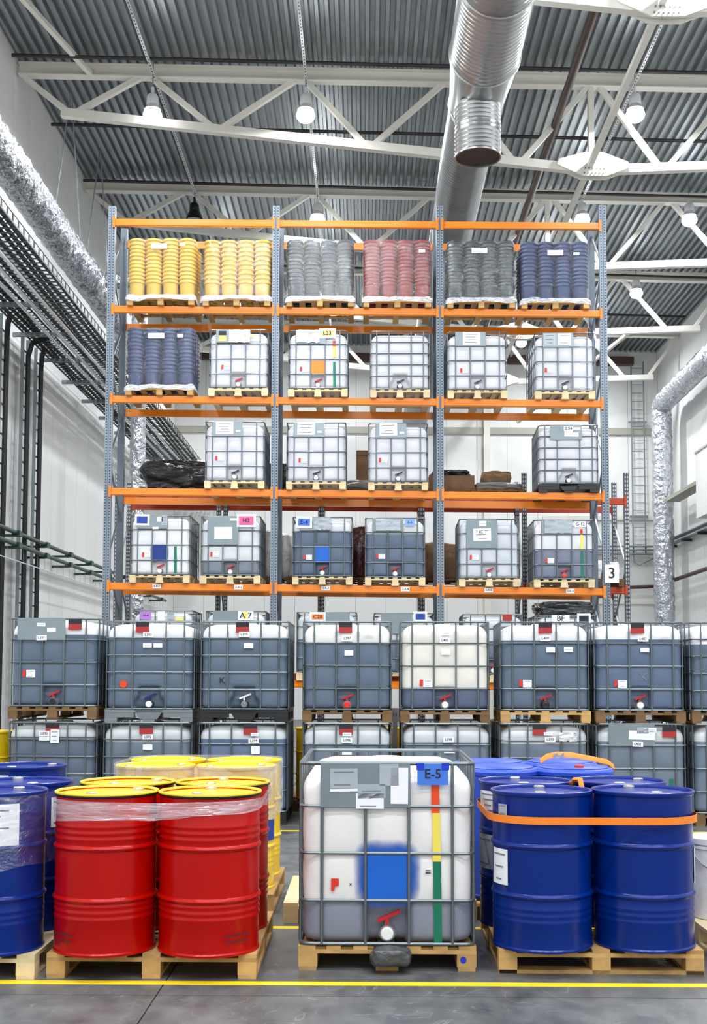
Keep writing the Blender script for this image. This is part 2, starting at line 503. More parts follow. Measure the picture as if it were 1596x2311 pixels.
# profiled steel deck: sheets of five ribs, one row per truss bay
def deck_mesh():
    mb = MB(); p = .2; prof = []
    for i in range(5):
        x = -.5 + i * p
        prof += [(x, .1), (x + .075, .1), (x + .1, 0), (x + .17, 0), (x + .195, .1)]
    prof.append((.5, .1))
    L_ = 6.06
    v = [(x, -L_ / 2, z) for x, z in prof] + [(x, L_ / 2, z) for x, z in prof]; n = len(prof)
    mb.add(v, [(i, n + i, n + i + 1, i + 1) for i in range(n - 1)])
    return mb.mesh('deck', 'deck_steel')
ce = ob('ceiling', boxmesh(XR - XL + .4, YB - YN + .4, .06, 'wall_strip'), None,
        ((XL + XR) / 2, (YB + YN) / 2, roof_z((XL + XR) / 2) + .46), (0, math.atan(.024), 0), kind='structure')
dm = deck_mesh()
for j in range(10):
    yc = 24.3 + 6 * (j - 5) - 3
    for i in range(19):
        x = XL + .5 + i * 1.0 - .02
        ob('deck_sheet', dm, ce, (x - ce.location.x, yc - ce.location.y, -.21 - .004 * (j % 2)))

def beam_thing(name, label, cat, p, q, wd, ht, m, group=None):
    p = Vector(p); q = Vector(q)
    me = MB().bar((0, 0, 0), q - p, wd, ht).mesh(name, m)
    return tag(ob(name, me, None, p), label, cat, group)
def pipe_thing(name, label, cat, pts, r, m, n=10, group=None):
    p = Vector(pts[0])
    me = MB().tube([Vector(a) - p for a in pts], r, n).mesh(name, m, 40)
    return tag(ob(name, me, None, p), label, cat, group)

def bot_z(x):
    if x < 4.77: return 13.68 - .1143 * (x + 6.52)
    return 12.39 + .035 * (x - 4.77)
TRUSS_LABEL = {0: 'white roof truss nearest the camera, its gusset at the top right corner',
               1: 'white underslung roof truss passing just behind the big round duct outlet',
               2: 'white roof truss whose top chord shows just above the rack top',
               3: 'white roof truss with lower chord ending at the right-hand column',
               4: 'farthest white roof truss just before the back wall'}
def truss(k):
    Y = 18.3 + 6 * k
    t = thing('roof_truss', TRUSS_LABEL[k], 'truss', (0, Y, 12), 0, 'underslung roof trusses')
    def T(x): return roof_z(x) + .02 - 12
    def B(x): return bot_z(x) - 12
    Z0 = lambda x, z: (x, 0, z)
    # I-section top chord
    mb = MB()
    a, b = XL + .05, XR - .05
    for dz, hh, ww in ((-.13, .025, .22), (.12, .025, .22), (0, .25, .03)):
        mb.bar(Z0(a, T(a) + dz), Z0(b, T(b) + dz), ww, hh)
    ob('top_chord', mb.mesh('top_chord', 'white_paint'), t)
    ob('bottom_chord', MB().bar(Z0(-6.52, B(-6.52)), Z0(4.77, B(4.76)), .16, .18).mesh('bottom_chord', 'white_paint'), t)
    ob('bottom_chord', MB().bar(Z0(4.77, B(4.76)), Z0(10.46, B(10.46)), .16, .18).mesh('bottom_chord', 'white_paint'), t)
    tops = [-4.72, -1.42, 1.75, 4.84, 7.95]; bots = [-6.3, -3.19, .05, 3.2, 6.3, 9.5]
    def web(x0, x1):
        ob('web_member', MB().bar(Z0(x0, T(x0) - .12), Z0(x1, B(x1) + .06), .11, .11).mesh('web_member', 'white_paint'), t)
    web(XL + .1, -6.42)
    for i, tx in enumerate(tops):
        web(tx - .12, bots[i] + .12); web(tx + .12, bots[i + 1] - .12)
    web(XR - .1, 10.3)
    ob('post', MB().bar(Z0(4.77, T(4.77) - .15), Z0(4.77, B(4.77) + .1), .12, .12).mesh('post', 'white_paint'), t)
    g = MB()
    g.prism([(4.77 - .75, B(4.1) + .02), (4.77 - .2, B(4.77) - .16), (4.77 + .3, B(4.77) - .16), (4.77 + .8, B(5.4) + .0),
             (4.77 + .75, B(5.4) + .12), (4.77 + .2, B(4.77) + .36), (4.77 - .15, B(4.77) + .36), (4.77 - .7, B(4.1) + .14)], 'y', -.12, -.09)
    g.prism([(4.77 - .75, B(4.1) + .02), (4.77 - .2, B(4.77) - .16), (4.77 + .3, B(4.77) - .16), (4.77 + .8, B(5.4) + .0),
             (4.77 + .75, B(5.4) + .12), (4.77 + .2, B(4.77) + .36), (4.77 - .15, B(4.77) + .36), (4.77 - .7, B(4.1) + .14)], 'y', .09, .12)
    gp = ob('gusset_plate', g.mesh('gusset_plate', 'white_paint'), t)
    bolt = cached('bolt', lambda: MB().lathe([(.018, 0), (.018, .02), (0, .02)], 6).mesh('bolt', 'valve_grey'))
    for i in range(6):
        for j in range(2):
            ob('bolt', bolt, gp, (4.6 + i * .08 + j * .02, -.12, B(4.77) - .1 + j * .1), (PI / 2, 0, 0))
for k in range(5): truss(k)

# members running along the hall under the roof
beam_thing('roof_tie', 'white longitudinal tie between the truss gussets', 'brace', (4.72, 12.3, 12.46), (4.72, 45.4, 12.46), .11, .11, 'white_paint')
pipe_thing('sprinkler_main', 'dark brown pipe running along the roof to the right of the big duct', 'pipe', [(4.0, 8, 13.35), (4.0, 45.4, 13.35)], .085, 'brown_pipe', 12)
for k, (Y, lab) in enumerate(((23.45, 'black sprinkler branch pipe above the upper chord near the top of the view'), (26.5, 'black sprinkler branch pipe at the lower chord of the middle bay'),
                              (29.6, 'black sprinkler branch pipe just above the second visible truss'), (35.6, 'black sprinkler branch pipe beside the round lamp at right'),
                              (39.5, 'black sprinkler branch pipe with free end near the right wall'))):
    x0 = XL + .15; x1 = (10.9 if k == 4 else XR - .15)
    pipe_thing('sprinkler_pipe', lab, 'pipe', [(x0, Y, roof_z(x0) - .12), (x1, Y, roof_z(x1) - .22)], .04, 'dark_pipe', 8, 'sprinkler branch pipes')
for k, (p, q, lab) in enumerate((((-7.2, 18.5, 14.5), (-5.9, 24.2, 14.5), 'white roof brace slanting in the top left corner'),
                                 ((5.0, 30.5, 12.3), (8.4, 42.2, 14.2), 'white diagonal brace crossing behind the right end of the rack'),
                                 ((8.3, 36.3, 12.5), (5.5, 42.2, 10.9), 'white knee brace hanging down below the truss at right'))):
    beam_thing('roof_brace', lab, 'brace', p, q, .1, .1, 'white_paint')
# strips, column and beams of the far walls
beam_thing('trim_1', 'x', 'x', (XL + .05, YB - .06, 11.35), (XR - .05, YB - .06, 11.25), .1, .26, 'wall_strip')
beam_thing('trim_2', 'x', 'x', (XL + .05, YB - .25, 14.25), (XR - 1.0, YB - .25, 14.0), .3, .3, 'brown_pipe')
beam_thing('trim_3', 'x', 'x', (6.9, YB - .06, 7.85), (XR - .05, YB - .06, 7.85), .08, .16, 'white_paint')
beam_thing('trim_4', 'x', 'x', (6.9, YB - .06, 4.55), (XR - .05, YB - .06, 4.55), .08, .12, 'white_paint')
for n in ('trim_1', 'trim_2', 'trim_3', 'trim_4'):
    o = bpy.data.objects[n]; del o['label']; del o['category']; o['kind'] = 'structure'
for x, lab in ((4.72, 'white steel column standing against the back wall'),):
    beam_thing('steel_column', lab, 'column', (x, YB - .14, 0), (x, YB - .14, 14.2), .24, .24, 'white_paint')
for Y, lab in ((36.3, 'white wall column at the right edge carrying a truss'),):
    beam_thing('steel_column', lab, 'column', (XR - .14, Y, 0), (XR - .14, Y, 14.1), .2, .4, 'white_paint')

# ------------------------------------------------------------------ high bay lamps (with their own light)
def lamp_meshes():
    hs = MB().lathe([(.03, .62), (.03, .46), (.09, .45), (.12, .40), (.13, .27), (.12, .24), (.05, .22)], 20).mesh('housing', 'white_plastic', 40)
    hb = MB().lathe([(.03, .62), (.03, .46), (.09, .45), (.12, .40), (.13, .27), (.12, .24), (.05, .22)], 20).mesh('housing', 'black', 40)
    sh = MB().lathe([(.1, .25), (.13, .2), (.17, .13), (.175, .12), (.165, .12), (.12, .2), (.09, .24)], 24).mesh('reflector', 'white_plastic', 40)
    sb = MB().lathe([(.12, .25), (.17, .15), (.215, .03), (.22, .0), (.205, 0), (.16, .14), (.11, .24)], 24).mesh('reflector', 'black', 40)
    gl = MB().lathe([(.0, -.15), (.07, -.14), (.14, -.105), (.185, -.05), (.2, .0), (.19, .05), (.15, .09), (.1, .11), (0, .112)], 24).mesh('glass', 'lamp_glow', 40)
    gd = MB().lathe([(.0, -.03), (.09, -.025), (.16, -.015), (.2, -.0), (.2, .01), (0, .012)], 24).mesh('glass', 'grey_sheet', 40)
    return hs, hb, sh, sb, gl, gd
LM = lamp_meshes()
lamp_light = bpy.data.lights.new('lamp_light', 'AREA')
lamp_light.shape = 'DISK'; lamp_light.size = .42; lamp_light.energy = LAMP_W; lamp_light.color = (.93, .965, 1.)
def lamp(x, y, z, label, lit=True, group=None):
    t = thing('high_bay_lamp', label, 'lamp', (x, y, z), 0, group)
    ob('housing', LM[0] if lit else LM[1], t)
    ob('reflector', LM[2] if lit else LM[3], t)
    ob('glass', LM[4] if lit else LM[5], t)
    top = roof_z(x) + .24 - z
    ob('hanger', cached(('hang', round(top, 2)), lambda: MB().tube([(0, 0, .6), (0, 0, top)], .012, 6).mesh('hanger', 'galv')), t)
    if lit:
        l = bpy.data.objects.new('lamp_light', lamp_light); COL.objects.link(l); l.parent = t
        l.location = (0, 0, -.17)
LX = [-4.5, -1.28, 5.62, 8.4]
names = {(0, 0): 'lit high bay lamp at upper left beside the sloping lower chord', (0, 1): 'lit high bay lamp in the upper middle under the slotted strut',
         (0, 2): 'lit high bay lamp at upper right glaring behind a truss diagonal', (0, 3): 'lit high bay lamp of the front row, beyond the right edge',
         (1, 0): 'unlit black high bay lamp above the left rack bay', (1, 1): 'lit high bay lamp just above the middle rack bay',
         (1, 2): 'lit high bay lamp touching the top right corner of the rack', (1, 3): 'lit high bay lamp at the right edge, level with the rack top',
         (2, 0): 'lit lamp hidden behind the left rack bay', (2, 1): 'lit lamp hidden behind the middle rack bay', (2, 2): 'lit lamp behind the right rack bay',
         (2, 3): 'lit disc-like lamp seen to the right of the rack under the third truss', (3, 0): 'far lamp behind the left rack bay',
         (3, 1): 'far lamp behind the middle rack bay', (3, 2): 'far lit lamp shining between two tanks of the third shelf', (3, 3): 'far lamp near the right back corner'}
for r_ in range(4):
    for c in range(4):
        x = LX[c]; y = 23.9 + 6 * r_; z = (13.42, 13.55, 13.6, 13.75)[r_] - .01 * c
        lamp(x, y, z, names[(r_, c)], (r_, c) != (1, 0), 'high bay lamps in view')
for r_ in range(5):
    for x in LX[:2] + [1.9] + LX[2:]:
        lamp(x, 17.9 - 6 * r_, 13.3, 'high bay lamp above the front aisle, out of the picture', True, 'high bay lamps out of the picture')
strut = MB().box(0, 0, 0, .06, 28, .05).mesh('strut', 'strut_steel')
def slotted():
    m, t, b, out = nt('slotted_strut')
    N, L = t.nodes, t.links
    b.inputs['Metallic'].default_value = .4; b.inputs['Roughness'].default_value = .4
    tc = N.new('ShaderNodeTexCoord'); sp = N.new('ShaderNodeSeparateXYZ'); L.new(tc.outputs['Object'], sp.inputs[0])
    a = N.new('ShaderNodeMath'); a.operation = 'PINGPONG'; a.inputs[1].default_value = .06; L.new(sp.outputs[1], a.inputs[0])
    c = N.new('ShaderNodeMath'); c.operation = 'LESS_THAN'; c.inputs[1].default_value = .028; L.new(a.outputs[0], c.inputs[0])
    d = N.new('ShaderNodeMath'); d.operation = 'ABSOLUTE'; L.new(sp.outputs[0], d.inputs[0])
    e = N.new('ShaderNodeMath'); e.operation = 'LESS_THAN'; e.inputs[1].default_value = .012; L.new(d.outputs[0], e.inputs[0])
    g = N.new('ShaderNodeMath'); g.operation = 'MULTIPLY'; L.new(c.outputs[0], g.inputs[0]); L.new(e.outputs[0], g.inputs[1])
    mx = N.new('ShaderNodeMix'); mx.data_type = 'RGBA'; L.new(g.outputs[0], mx.inputs[0])
    mx.inputs[6].default_value = (*lin((214, 216, 216)), 1); mx.inputs[7].default_value = (.03, .03, .03, 1)
    L.new(mx.outputs[2], b.inputs['Base Color']); MATS['slotted_strut'] = m
slotted()
strut.materials[0] = MATS['slotted_strut']
for x, lab in ((-1.28, 'slotted steel strut carrying lamps along the middle of the roof'), (5.62, 'slotted steel strut carrying lamps at the right side of the roof'),
               (-4.5, 'slotted steel strut carrying lamps at the left side of the roof')):
    tag(ob('lamp_strut', strut, None, (x, 31, roof_z(x) - .2)), lab, 'strut', 'slotted lamp struts')

# ------------------------------------------------------------------ ducts
def ribbed_tube(p, q, r, rib=.012, pitch=.11, n=36):
    p = Vector(p); q = Vector(q); ln = (q - p).length; k = int(ln / pitch)
    prof = []
    for i in range(k):
        s0 = i * pitch
        prof += [(r, s0), (r, s0 + pitch * .7), (r + rib, s0 + pitch * .8), (r + rib, s0 + pitch * .92)]
    prof.append((r, ln))
    return MB().lathe(prof, n)
def orient(o, p, q):
    d = (Vector(q) - Vector(p)).normalized()
    o.location = p; o.rotation_mode = 'QUATERNION'; o.rotation_quaternion = Vector((0, 0, 1)).rotation_difference(d)
dx, dz = 1.87, 11.5
t = thing('ventilation_duct', 'big round spiral-ribbed steel duct with a downward outlet under the roof', 'duct', (dx, 18.7, dz))
def part_tube(name, p, q, r, m='duct_steel', rib=.012, pitch=.11, parent=None):
    o = ob(name, ribbed_tube(p, q, r, rib, pitch).mesh(name, m, 50), parent or t)
    orient(o, p, q); return o
part_tube('duct_section', (0, -9.4, 0), (0, -2.7, 0), .555, rib=.006)
part_tube('duct_section', (0, -2.66, 0), (0, -.75, 0), .555, rib=.006)
o = ob('joint_band', MB().lathe([(.555, 0), (.575, .01), (.575, .06), (.555, .07)], 36).mesh('joint_band', 'duct_steel', 50), t); orient(o, (0, -2.71, 0), (0, 1, 0))
# saddle reducer between the two diameters
rows = []
for i in range(9):
    s_ = i / 8; rr = .555 - .1 * s_; 
    rows.append([(rr * math.cos(a), -.75 + 1.6 * s_, rr * math.sin(a) - .03 * s_ - (.06 * math.sin(PI * s_) if math.sin(a) < -.5 else 0)) for a in [2 * PI * k / 36 for k in range(36)]])
ob('saddle_reducer', ring_loft(rows, cap_top=False, cap_bot=False).mesh('saddle_reducer', 'duct_steel', 50), t)
for yy, rr in ((-.75, .56), (.85, .46)):
    o = ob('joint_band', MB().lathe([(rr, 0), (rr + .02, .01), (rr + .02, .05), (rr, .06)], 36).mesh('joint_band', 'duct_steel', 50), t)
    orient(o, (0, yy - .03, -.03 if yy > 0 else 0), (0, 0.001 + 1, 0)); o.rotation_quaternion = Vector((0, 0, 1)).rotation_difference(Vector((0, 1, 0)))
part_tube('duct_section', (0, .85, -.03), (0, 26, -.03), .452, rib=.012)
prof = []
zz = 0
for i in range(12):
    s0 = i * .07
    big = i in (5, 6)
    prof += [(.372, s0), (.372 if big else .362, s0 + .035), (.378, s0 + .06)]
prof += [(.385, .84), (.385, .86), (.36, .86), (.36, .0)]
o = ob('outlet', MB().lathe([(r_, -.5 - z_) for r_, z_ in prof], 36, (-.05, 0, 0)).mesh('outlet', 'duct_steel', 30), t)
ob('outlet_baffle', MB().disc(.36, -1.335, 32, (-.05, 0, 0)).mesh('outlet_baffle', 'black'), t)
for yy in (-6, 5, 11, 17):
    ob('hanger_rod', MB().tube([(0, yy, .44), (0, yy, 2.85)], .01, 6).mesh('hanger_rod', 'galv'), t)

def foil_tube(pts, r, seed=0, n=28, step=.07, amp=.09):
    P = []
    pts = [Vector(p) for p in pts]
    for a, b in zip(pts, pts[1:]):
        k = max(2, int((b - a).length / step))
        for i in range(k): P.append(a.lerp(b, i / k))
    P.append(pts[-1])
    for _ in range(6):      # soften the elbows
        P = [P[0]] + [(P[i - 1] + P[i] * 2 + P[i + 1]) / 4 for i in range(1, len(P) - 1)] + [P[-1]]
    mb = MB(); mb.tube(P, r, n)
    v = []
    m = len(P)
    for i, q in enumerate(mb.v):
        c = P[min(i // n, m - 1)]; d = Vector(q) - c
        k = 1 + amp * (noise.noise(Vector(q) * 4.5 + Vector((seed, 0, 0))) + .8 * noise.noise(Vector(q) * 9.5)) - .05 * ((i // n) % 9 == 0)
        v.append(tuple(c + d * k))
    mb.v = v
    return mb
def foil_duct(label, pts, r, seed):
    p = Vector(pts[0])
    me = foil_tube([Vector(a) - p for a in pts], r, seed).mesh('foil', 'foil', 60)
    return tag(ob('insulated_duct', me, None, p), label, 'duct')
o = foil_duct('thick foil-wrapped duct sloping across the upper left, along the left wall', [(-6.55, 14.5, 11.0), (-6.55, 33.6, 11.0), (-7.4, 33.6, 11.0)], .36, 3)
foil_duct('thin vertical foil-wrapped pipe behind the left end of the rack', [(-6.12, 27.0, 10.95), (-5.32, 27.0, 10.95), (-5.32, 27.0, 0.0)], .185, 6)
for yy, z2 in ((24.6, 14.3), (27.4, 14.3)):
    ob('hanger_rod', MB().tube([(-.2, yy - 14.5, .3), (.12, yy - 14.5 + .05, z2 - 11)], .014, 6).mesh('hanger_rod', 'galv'), o)
    ob('hanger_rod', MB().tube([(.3, yy - 14.5 + .4, .2), (.14, yy - 14.5 + .05, z2 - 11)], .014, 6).mesh('hanger_rod', 'galv'), o)
foil_duct('foil-wrapped duct on the right wall bending down to the floor', [(10.68, 29.0, 11.75), (10.68, 42.0, 11.5), (10.68, 42.0, 0.0)], .36, 9)

# ------------------------------------------------------------------ left wall services
TZ = 8.9
for x0, x1, lab in ((-7.25, -6.62, 'dark ladder cable tray nearest the left wall'), (-6.5, -5.66, 'dark cable tray with mesh sides beside the insulated duct')):
    t = thing('cable_tray', lab, 'cable tray', ((x0 + x1) / 2, 31, TZ), 0, 'cable trays on the left wall')
    wd = x1 - x0
    for s in (-1, 1): ob('side_rail', boxmesh(.02, 28, .035, 'tray_steel'), t, (s * wd / 2, 0, .01))
    for s in (-1, 1): ob('side_rail', boxmesh(.012, 28, .012, 'dark_pipe'), t, (s * wd / 2, 0, .16))
    for i in range(140): ob('rung', boxmesh(wd, .05, .012, 'tray_steel'), t, (0, -13.9 + i * .2, 0))
    for i in range(94):
        ob('side_wire', boxmesh(.012, .05, .16, 'dark_pipe'), t, (wd / 2, -13.9 + i * .3, .08))
    nc = 5 if wd < .7 else 6
    for i in range(nc):
        pts = [(-wd / 2 + wd * (i + .5) / nc + .02 * math.sin(j * 1.7 + i * 2), -14 + j * 2, .05 + .015 * ((i + j) % 2)) for j in range(15)]
        ob('cable', MB().tube(pts, .042, 6).mesh('cable', 'black', 40), t)
    if x0 < -7:
        for i in range(10):
            b = ob('wall_bracket', boxmesh(1.1, .06, .09, 'galv'), t, (.05, -8.8 + i * 2.0, -.07))
for i, x in enumerate((-6.52, -6.29, -6.04)):
    pipe_thing('conduit', ('white conduit pipe under the cable trays, closest to the wall', 'white conduit pipe under the cable trays, the middle of three', 'white conduit pipe under the cable trays, farthest from the wall')[i],
               'pipe', [(x, 17, TZ - .26), (x, 45.2, TZ - .26)], .03, 'white_plastic', 8, 'white conduits under the cable trays')
for i, (Y, lab) in enumerate(((23.15, 'vertical cable ladder at the left edge of the picture'), (24.65, 'vertical cable ladder with curved black cable, middle of three'), (25.65, 'vertical cable ladder nearest the rack on the left wall'))):
    t = thing('cable_ladder', lab, 'cable ladder', (-7.3, Y, 0), 0, 'vertical cable ladders on the left wall')
    for s in (-1, 1): ob('rail', boxmesh(.07, .03, TZ, 'galv'), t, (0, s * .2, TZ / 2))
    for j in range(29): ob('rung', boxmesh(.03, .4, .03, 'galv'), t, (0, 0, .2 + j * .3))
    for j in range(3):
        ob('cable', MB().tube([(.06, .1 - j * .07, 0), (.06, .1 - j * .07, TZ - .4), (.08 + (.06 if i == 1 else 0), .1 - j * .07, TZ - .12), (.5 if i == 1 else .12, .1 - j * .07, TZ + .02)], .033, 6).mesh('cable', 'black', 40), t)
for z, r_, lab in ((4.57, .045, 'upper dark green pipe along the left wall'), (4.33, .045, 'lower dark green pipe along the left wall')):
    t = pipe_thing('green_pipe', lab, 'pipe', [(-7.1, 15, z), (-7.1, 41.5, z)], r_, 'green_pipe', 10, 'green pipes on the left wall')
    for i in range(12):
        ob('clamp', boxmesh(.16, .22, .11, 'green_pipe'), t, (0, 2.4 + i * 2.1, -.01))
        ob('standoff', boxmesh(.4, .05, .05, 'green_pipe'), t, (-.2, 2.4 + i * 2.1, -.05))
t = pipe_thing('signal_cable', 'thin white line hung on droppers below the green pipes', 'cable', [(-7.1, 15, 4.0), (-7.1, 41, 4.0)], .012, 'white_plastic', 6)
for i in range(48): ob('dropper', boxmesh(.006, .006, .3, 'galv'), t, (0, .5 + i * .54, .15))

# ------------------------------------------------------------------ right wall and far corner services
t = thing('wall_ladder', 'grey steel access ladder fixed to the back wall corner', 'ladder', (10.6, YB - .25, 6.4))
for s in (-1, 1): ob('rail', boxmesh(.05, .04, 7.6, 'galv'), t, (s * .24, 0, 3.8))
for i in range(22): ob('rung', boxmesh(.46, .025, .025, 'galv'), t, (0, 0, .4 + i * .33))
for z in (1.5, 5.2): ob('bracket', boxmesh(.7, .05, .08, 'galv'), t, (0, .05, z))
ob('foot_loop', MB().tube([(-.24, 0, 0), (-.2, 0, -.3), (0, 0, -.42), (.6, 0, -.1)], .02, 6).mesh('foot_loop', 'galv'), t)
t = thing('cable_tray', 'grey cable tray low on the right wall and round the corner', 'cable tray', (XR - .22, 36, 6.55))
for dz_ in (0, .16): ob('side_rail', boxmesh(.24, 18.5, .04, 'galv'), t, (0, 0, dz_))
for dz_ in (0, .16, .3): ob('side_rail', boxmesh(8, .3, .04, 'galv'), t, (-4, 9.2, dz_ - .15))
for i in range(9): ob('bracket', boxmesh(.38, .05, .1, 'dark_pipe'), t, (.0, -9 + i * 2, -.08))
pipe_thing('brown_pipe', 'brown heating pipe low along the right wall into the corner', 'pipe', [(XR - .32, 27, 5.3), (XR - .32, 45.2, 5.15), (7.5, 45.2, 5.05)], .07, 'brown_pipe', 10)
pipe_thing('conduit', 'thin vertical conduit on the white right wall', 'pipe', [(XR - .1, 38, 5.0), (XR - .1, 38, 10.5)], .02, 'galv', 8)
t = thing('wall_cabinet', 'white boxed duct cover sticking out of the right wall', 'cabinet', (XR - .45, 36.4, 6.75))
ob('cover', MB().box(0, 0, 1.05, .8, 2.2, 2.1).mesh('cover', 'wall_panel'), t)
ob('top_edge', boxmesh(.86, 2.26, .06, 'wall_strip'), t, (0, 0, 2.12))
ob('ledge', boxmesh(.5, 4.0, .12, 'wall_strip'), t, (-.1, 3.1, 1.2))
t = thing('switch_box', 'small grey switch box with conduit on the back wall', 'switch box', (8.85, YB - .12, 3.75))
ob('box', boxmesh(.32, .14, .5, 'plate'), t, (0, 0, .25)); ob('conduit', boxmesh(.05, .05, 3, 'galv'), t, (0, 0, 2))

# ------------------------------------------------------------------ pallet racks
SLOPE = .010
LEV0 = [1.60, 3.215, 4.84, 6.44, 8.013, 9.553]          # beam tops of the front rack at x = 0
def lev(i, x): return LEV0[i] - SLOPE * x
RY0, RY1 = 19.9, 20.92
UP = [-4.42, -1.565, 1.268, 4.08]
def upright_mesh(h, wd, dp, m):
    g = wd / 2
    prof = [(-g, -dp / 2), (-.012, -dp / 2), (-.007, -dp / 2 + .014), (.007, -dp / 2 + .014), (.012, -dp / 2), (g, -dp / 2), (g, dp / 2), (-g, dp / 2)]
    return MB().prism(prof, 'z', 0, h).mesh('upright', m)
def beam_mesh(ln, m, ht=.125):
    prof = [(-.014, 0), (.03, 0), (.03, -ht), (-.02, -ht), (-.03, -ht + .014), (-.03, -ht + .042), (-.014, -ht + .052)]
    return cached(('beam', round(ln, 3), m, ht), lambda: MB().prism(prof, 'x', -ln / 2, ln / 2).mesh('beam', m))
def conn_mesh(m): return cached(('conn', m), lambda: MB().box(0, 0, 0, .042, .02, .2).mesh('connector', m))
def hook_mesh(m): return cached(('hook', m), lambda: MB().box(0, -.013, 0, .016, .006, .03).mesh('hook', m))
def rack(name, label, ups, y0, y1, levels, h, wd, beam_m, up_m, slope):
    t = thing(name, label, 'pallet rack', ((ups[0] + ups[-1]) / 2, y0, 0))
    cx = t.location.x
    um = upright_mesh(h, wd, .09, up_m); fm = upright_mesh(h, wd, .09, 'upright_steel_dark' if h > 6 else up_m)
    for i, x in enumerate(ups):
        ob('upright', um, t, (x - cx, 0, 0)); ob('upright', fm, t, (x - cx, y1 - y0, 0), (0, 0, PI))
        for y in (0, y1 - y0): ob('foot_plate', boxmesh(.16, .14, .012, 'galv'), t, (x - cx, y, .006))
        z = .3; s = 0
        while z + .9 < h:
            a, b = (0.05, y1 - y0 - .05) if s % 2 == 0 else (y1 - y0 - .05, .05)
            ob('brace', MB().bar((0, a, z), (0, b, z + .85), .03, .03).mesh('brace', 'galv'), t, (x - cx, 0, 0)); z += .85; s += 1
    for li, z0 in enumerate(levels):
        for i in range(len(ups) - 1):
            xa, xb = ups[i] + wd / 2, ups[i + 1] - wd / 2; xm = (xa + xb) / 2; ln = xb - xa
            z = z0 - slope * xm
            for yy, rz in ((-.02, 0), (y1 - y0 + .02, PI)):
                bm_ = ob('beam', beam_mesh(ln - .004, beam_m), t, (xm - cx, yy, z), (0, slope if rz == 0 else -slope, rz))
                for s in (-1, 1):
                    c_ = ob('connector', conn_mesh(beam_m), bm_, (s * (ln / 2 + .017), -.038 if rz == 0 else -.038, -.062))
                    if rz == 0:
                        for q in (-.06, 0, .06): ob('hook', hook_mesh(beam_m), c_, (s * .006, 0, q))
    return t
RACK = rack('pallet_rack', 'tall orange-beamed pallet rack with grey perforated uprights, three bays wide', UP, RY0, RY1, LEV0, 9.82, .12, 'orange', 'upright_steel', SLOPE)
R2Y0, R2Y1 = 21.45, 22.5
UP2 = [-4.58 + 1.872 * i for i in range(6)]
R2L = [1.72, 3.34, 4.98]
rack('pallet_rack', 'lower red-orange pallet rack standing directly behind the tall rack', UP2, R2Y0, R2Y1, R2L, 5.42, .085, 'red_orange', 'upright_steel_slotted', .006)
# location labels on the front beams and the bay number
for i, (x, s) in enumerate(((-3.55, '3.A.1'), (-2.16, '3.A.2'), (-.68, '3.A.3'), (.67, '3.A.4'), (2.08, '3.A.5'), (3.46, '3.A.6'))):
    sheet(RACK, 'location_label', x - RACK.location.x, -.055, lev(1, x) - .055, .145, .075, 'paper', text=s, tsize=.055)
sheet(RACK, 'bay_number_sign', UP[3] + .08 - RACK.location.x, -.075, 3.42, .24, .31, 'paper', text='3', tsize=.26)

# ------------------------------------------------------------------ wooden pallets
def pallet_parts(parent, wd, dp, m='wood', nb=7, front_base=False):
    """EUR style pallet, boards and blocks as pieces under `parent`; total height .136"""
    bw = .1; th = .022
    for i in range(nb):
        x = -wd / 2 + bw / 2 + (wd - bw) * i / (nb - 1)
        ob('deck_board', boxmesh(bw if i in (0, nb - 1, nb // 2) else .085, dp, th, m), parent, (x, 0, .125), (0, random.uniform(-.006, .006), 0))
    for y in (-dp / 2 + .05, 0, dp / 2 - .05):
        ob('cross_board', boxmesh(wd, bw, th, m), parent, (0, y, .103))
        for x in (-wd / 2 + .052, 0, wd / 2 - .052):
            ob('block', boxmesh(.104, .1, .07, m), parent, (x, y, .057))
    for x in (-wd / 2 + .052, 0, wd / 2 - .052):
        ob('runner', boxmesh(.1, dp, th, m), parent, (x, 0, .011))
    if front_base: ob('runner', boxmesh(wd, .1, .02, m), parent, (0, -dp / 2 + .05, .01))

def pallet(label, x, y, z=0, wd=1.14, dp=1.2, m='wood', rz=0, group=None, front_base=False):
    """(x, y) centre of the front edge"""
    t = thing('wooden_pallet', label, 'pallet', (x, y + dp / 2, z), rz, group)
    pallet_parts(t, wd, dp, m, front_base=front_base)
    return t

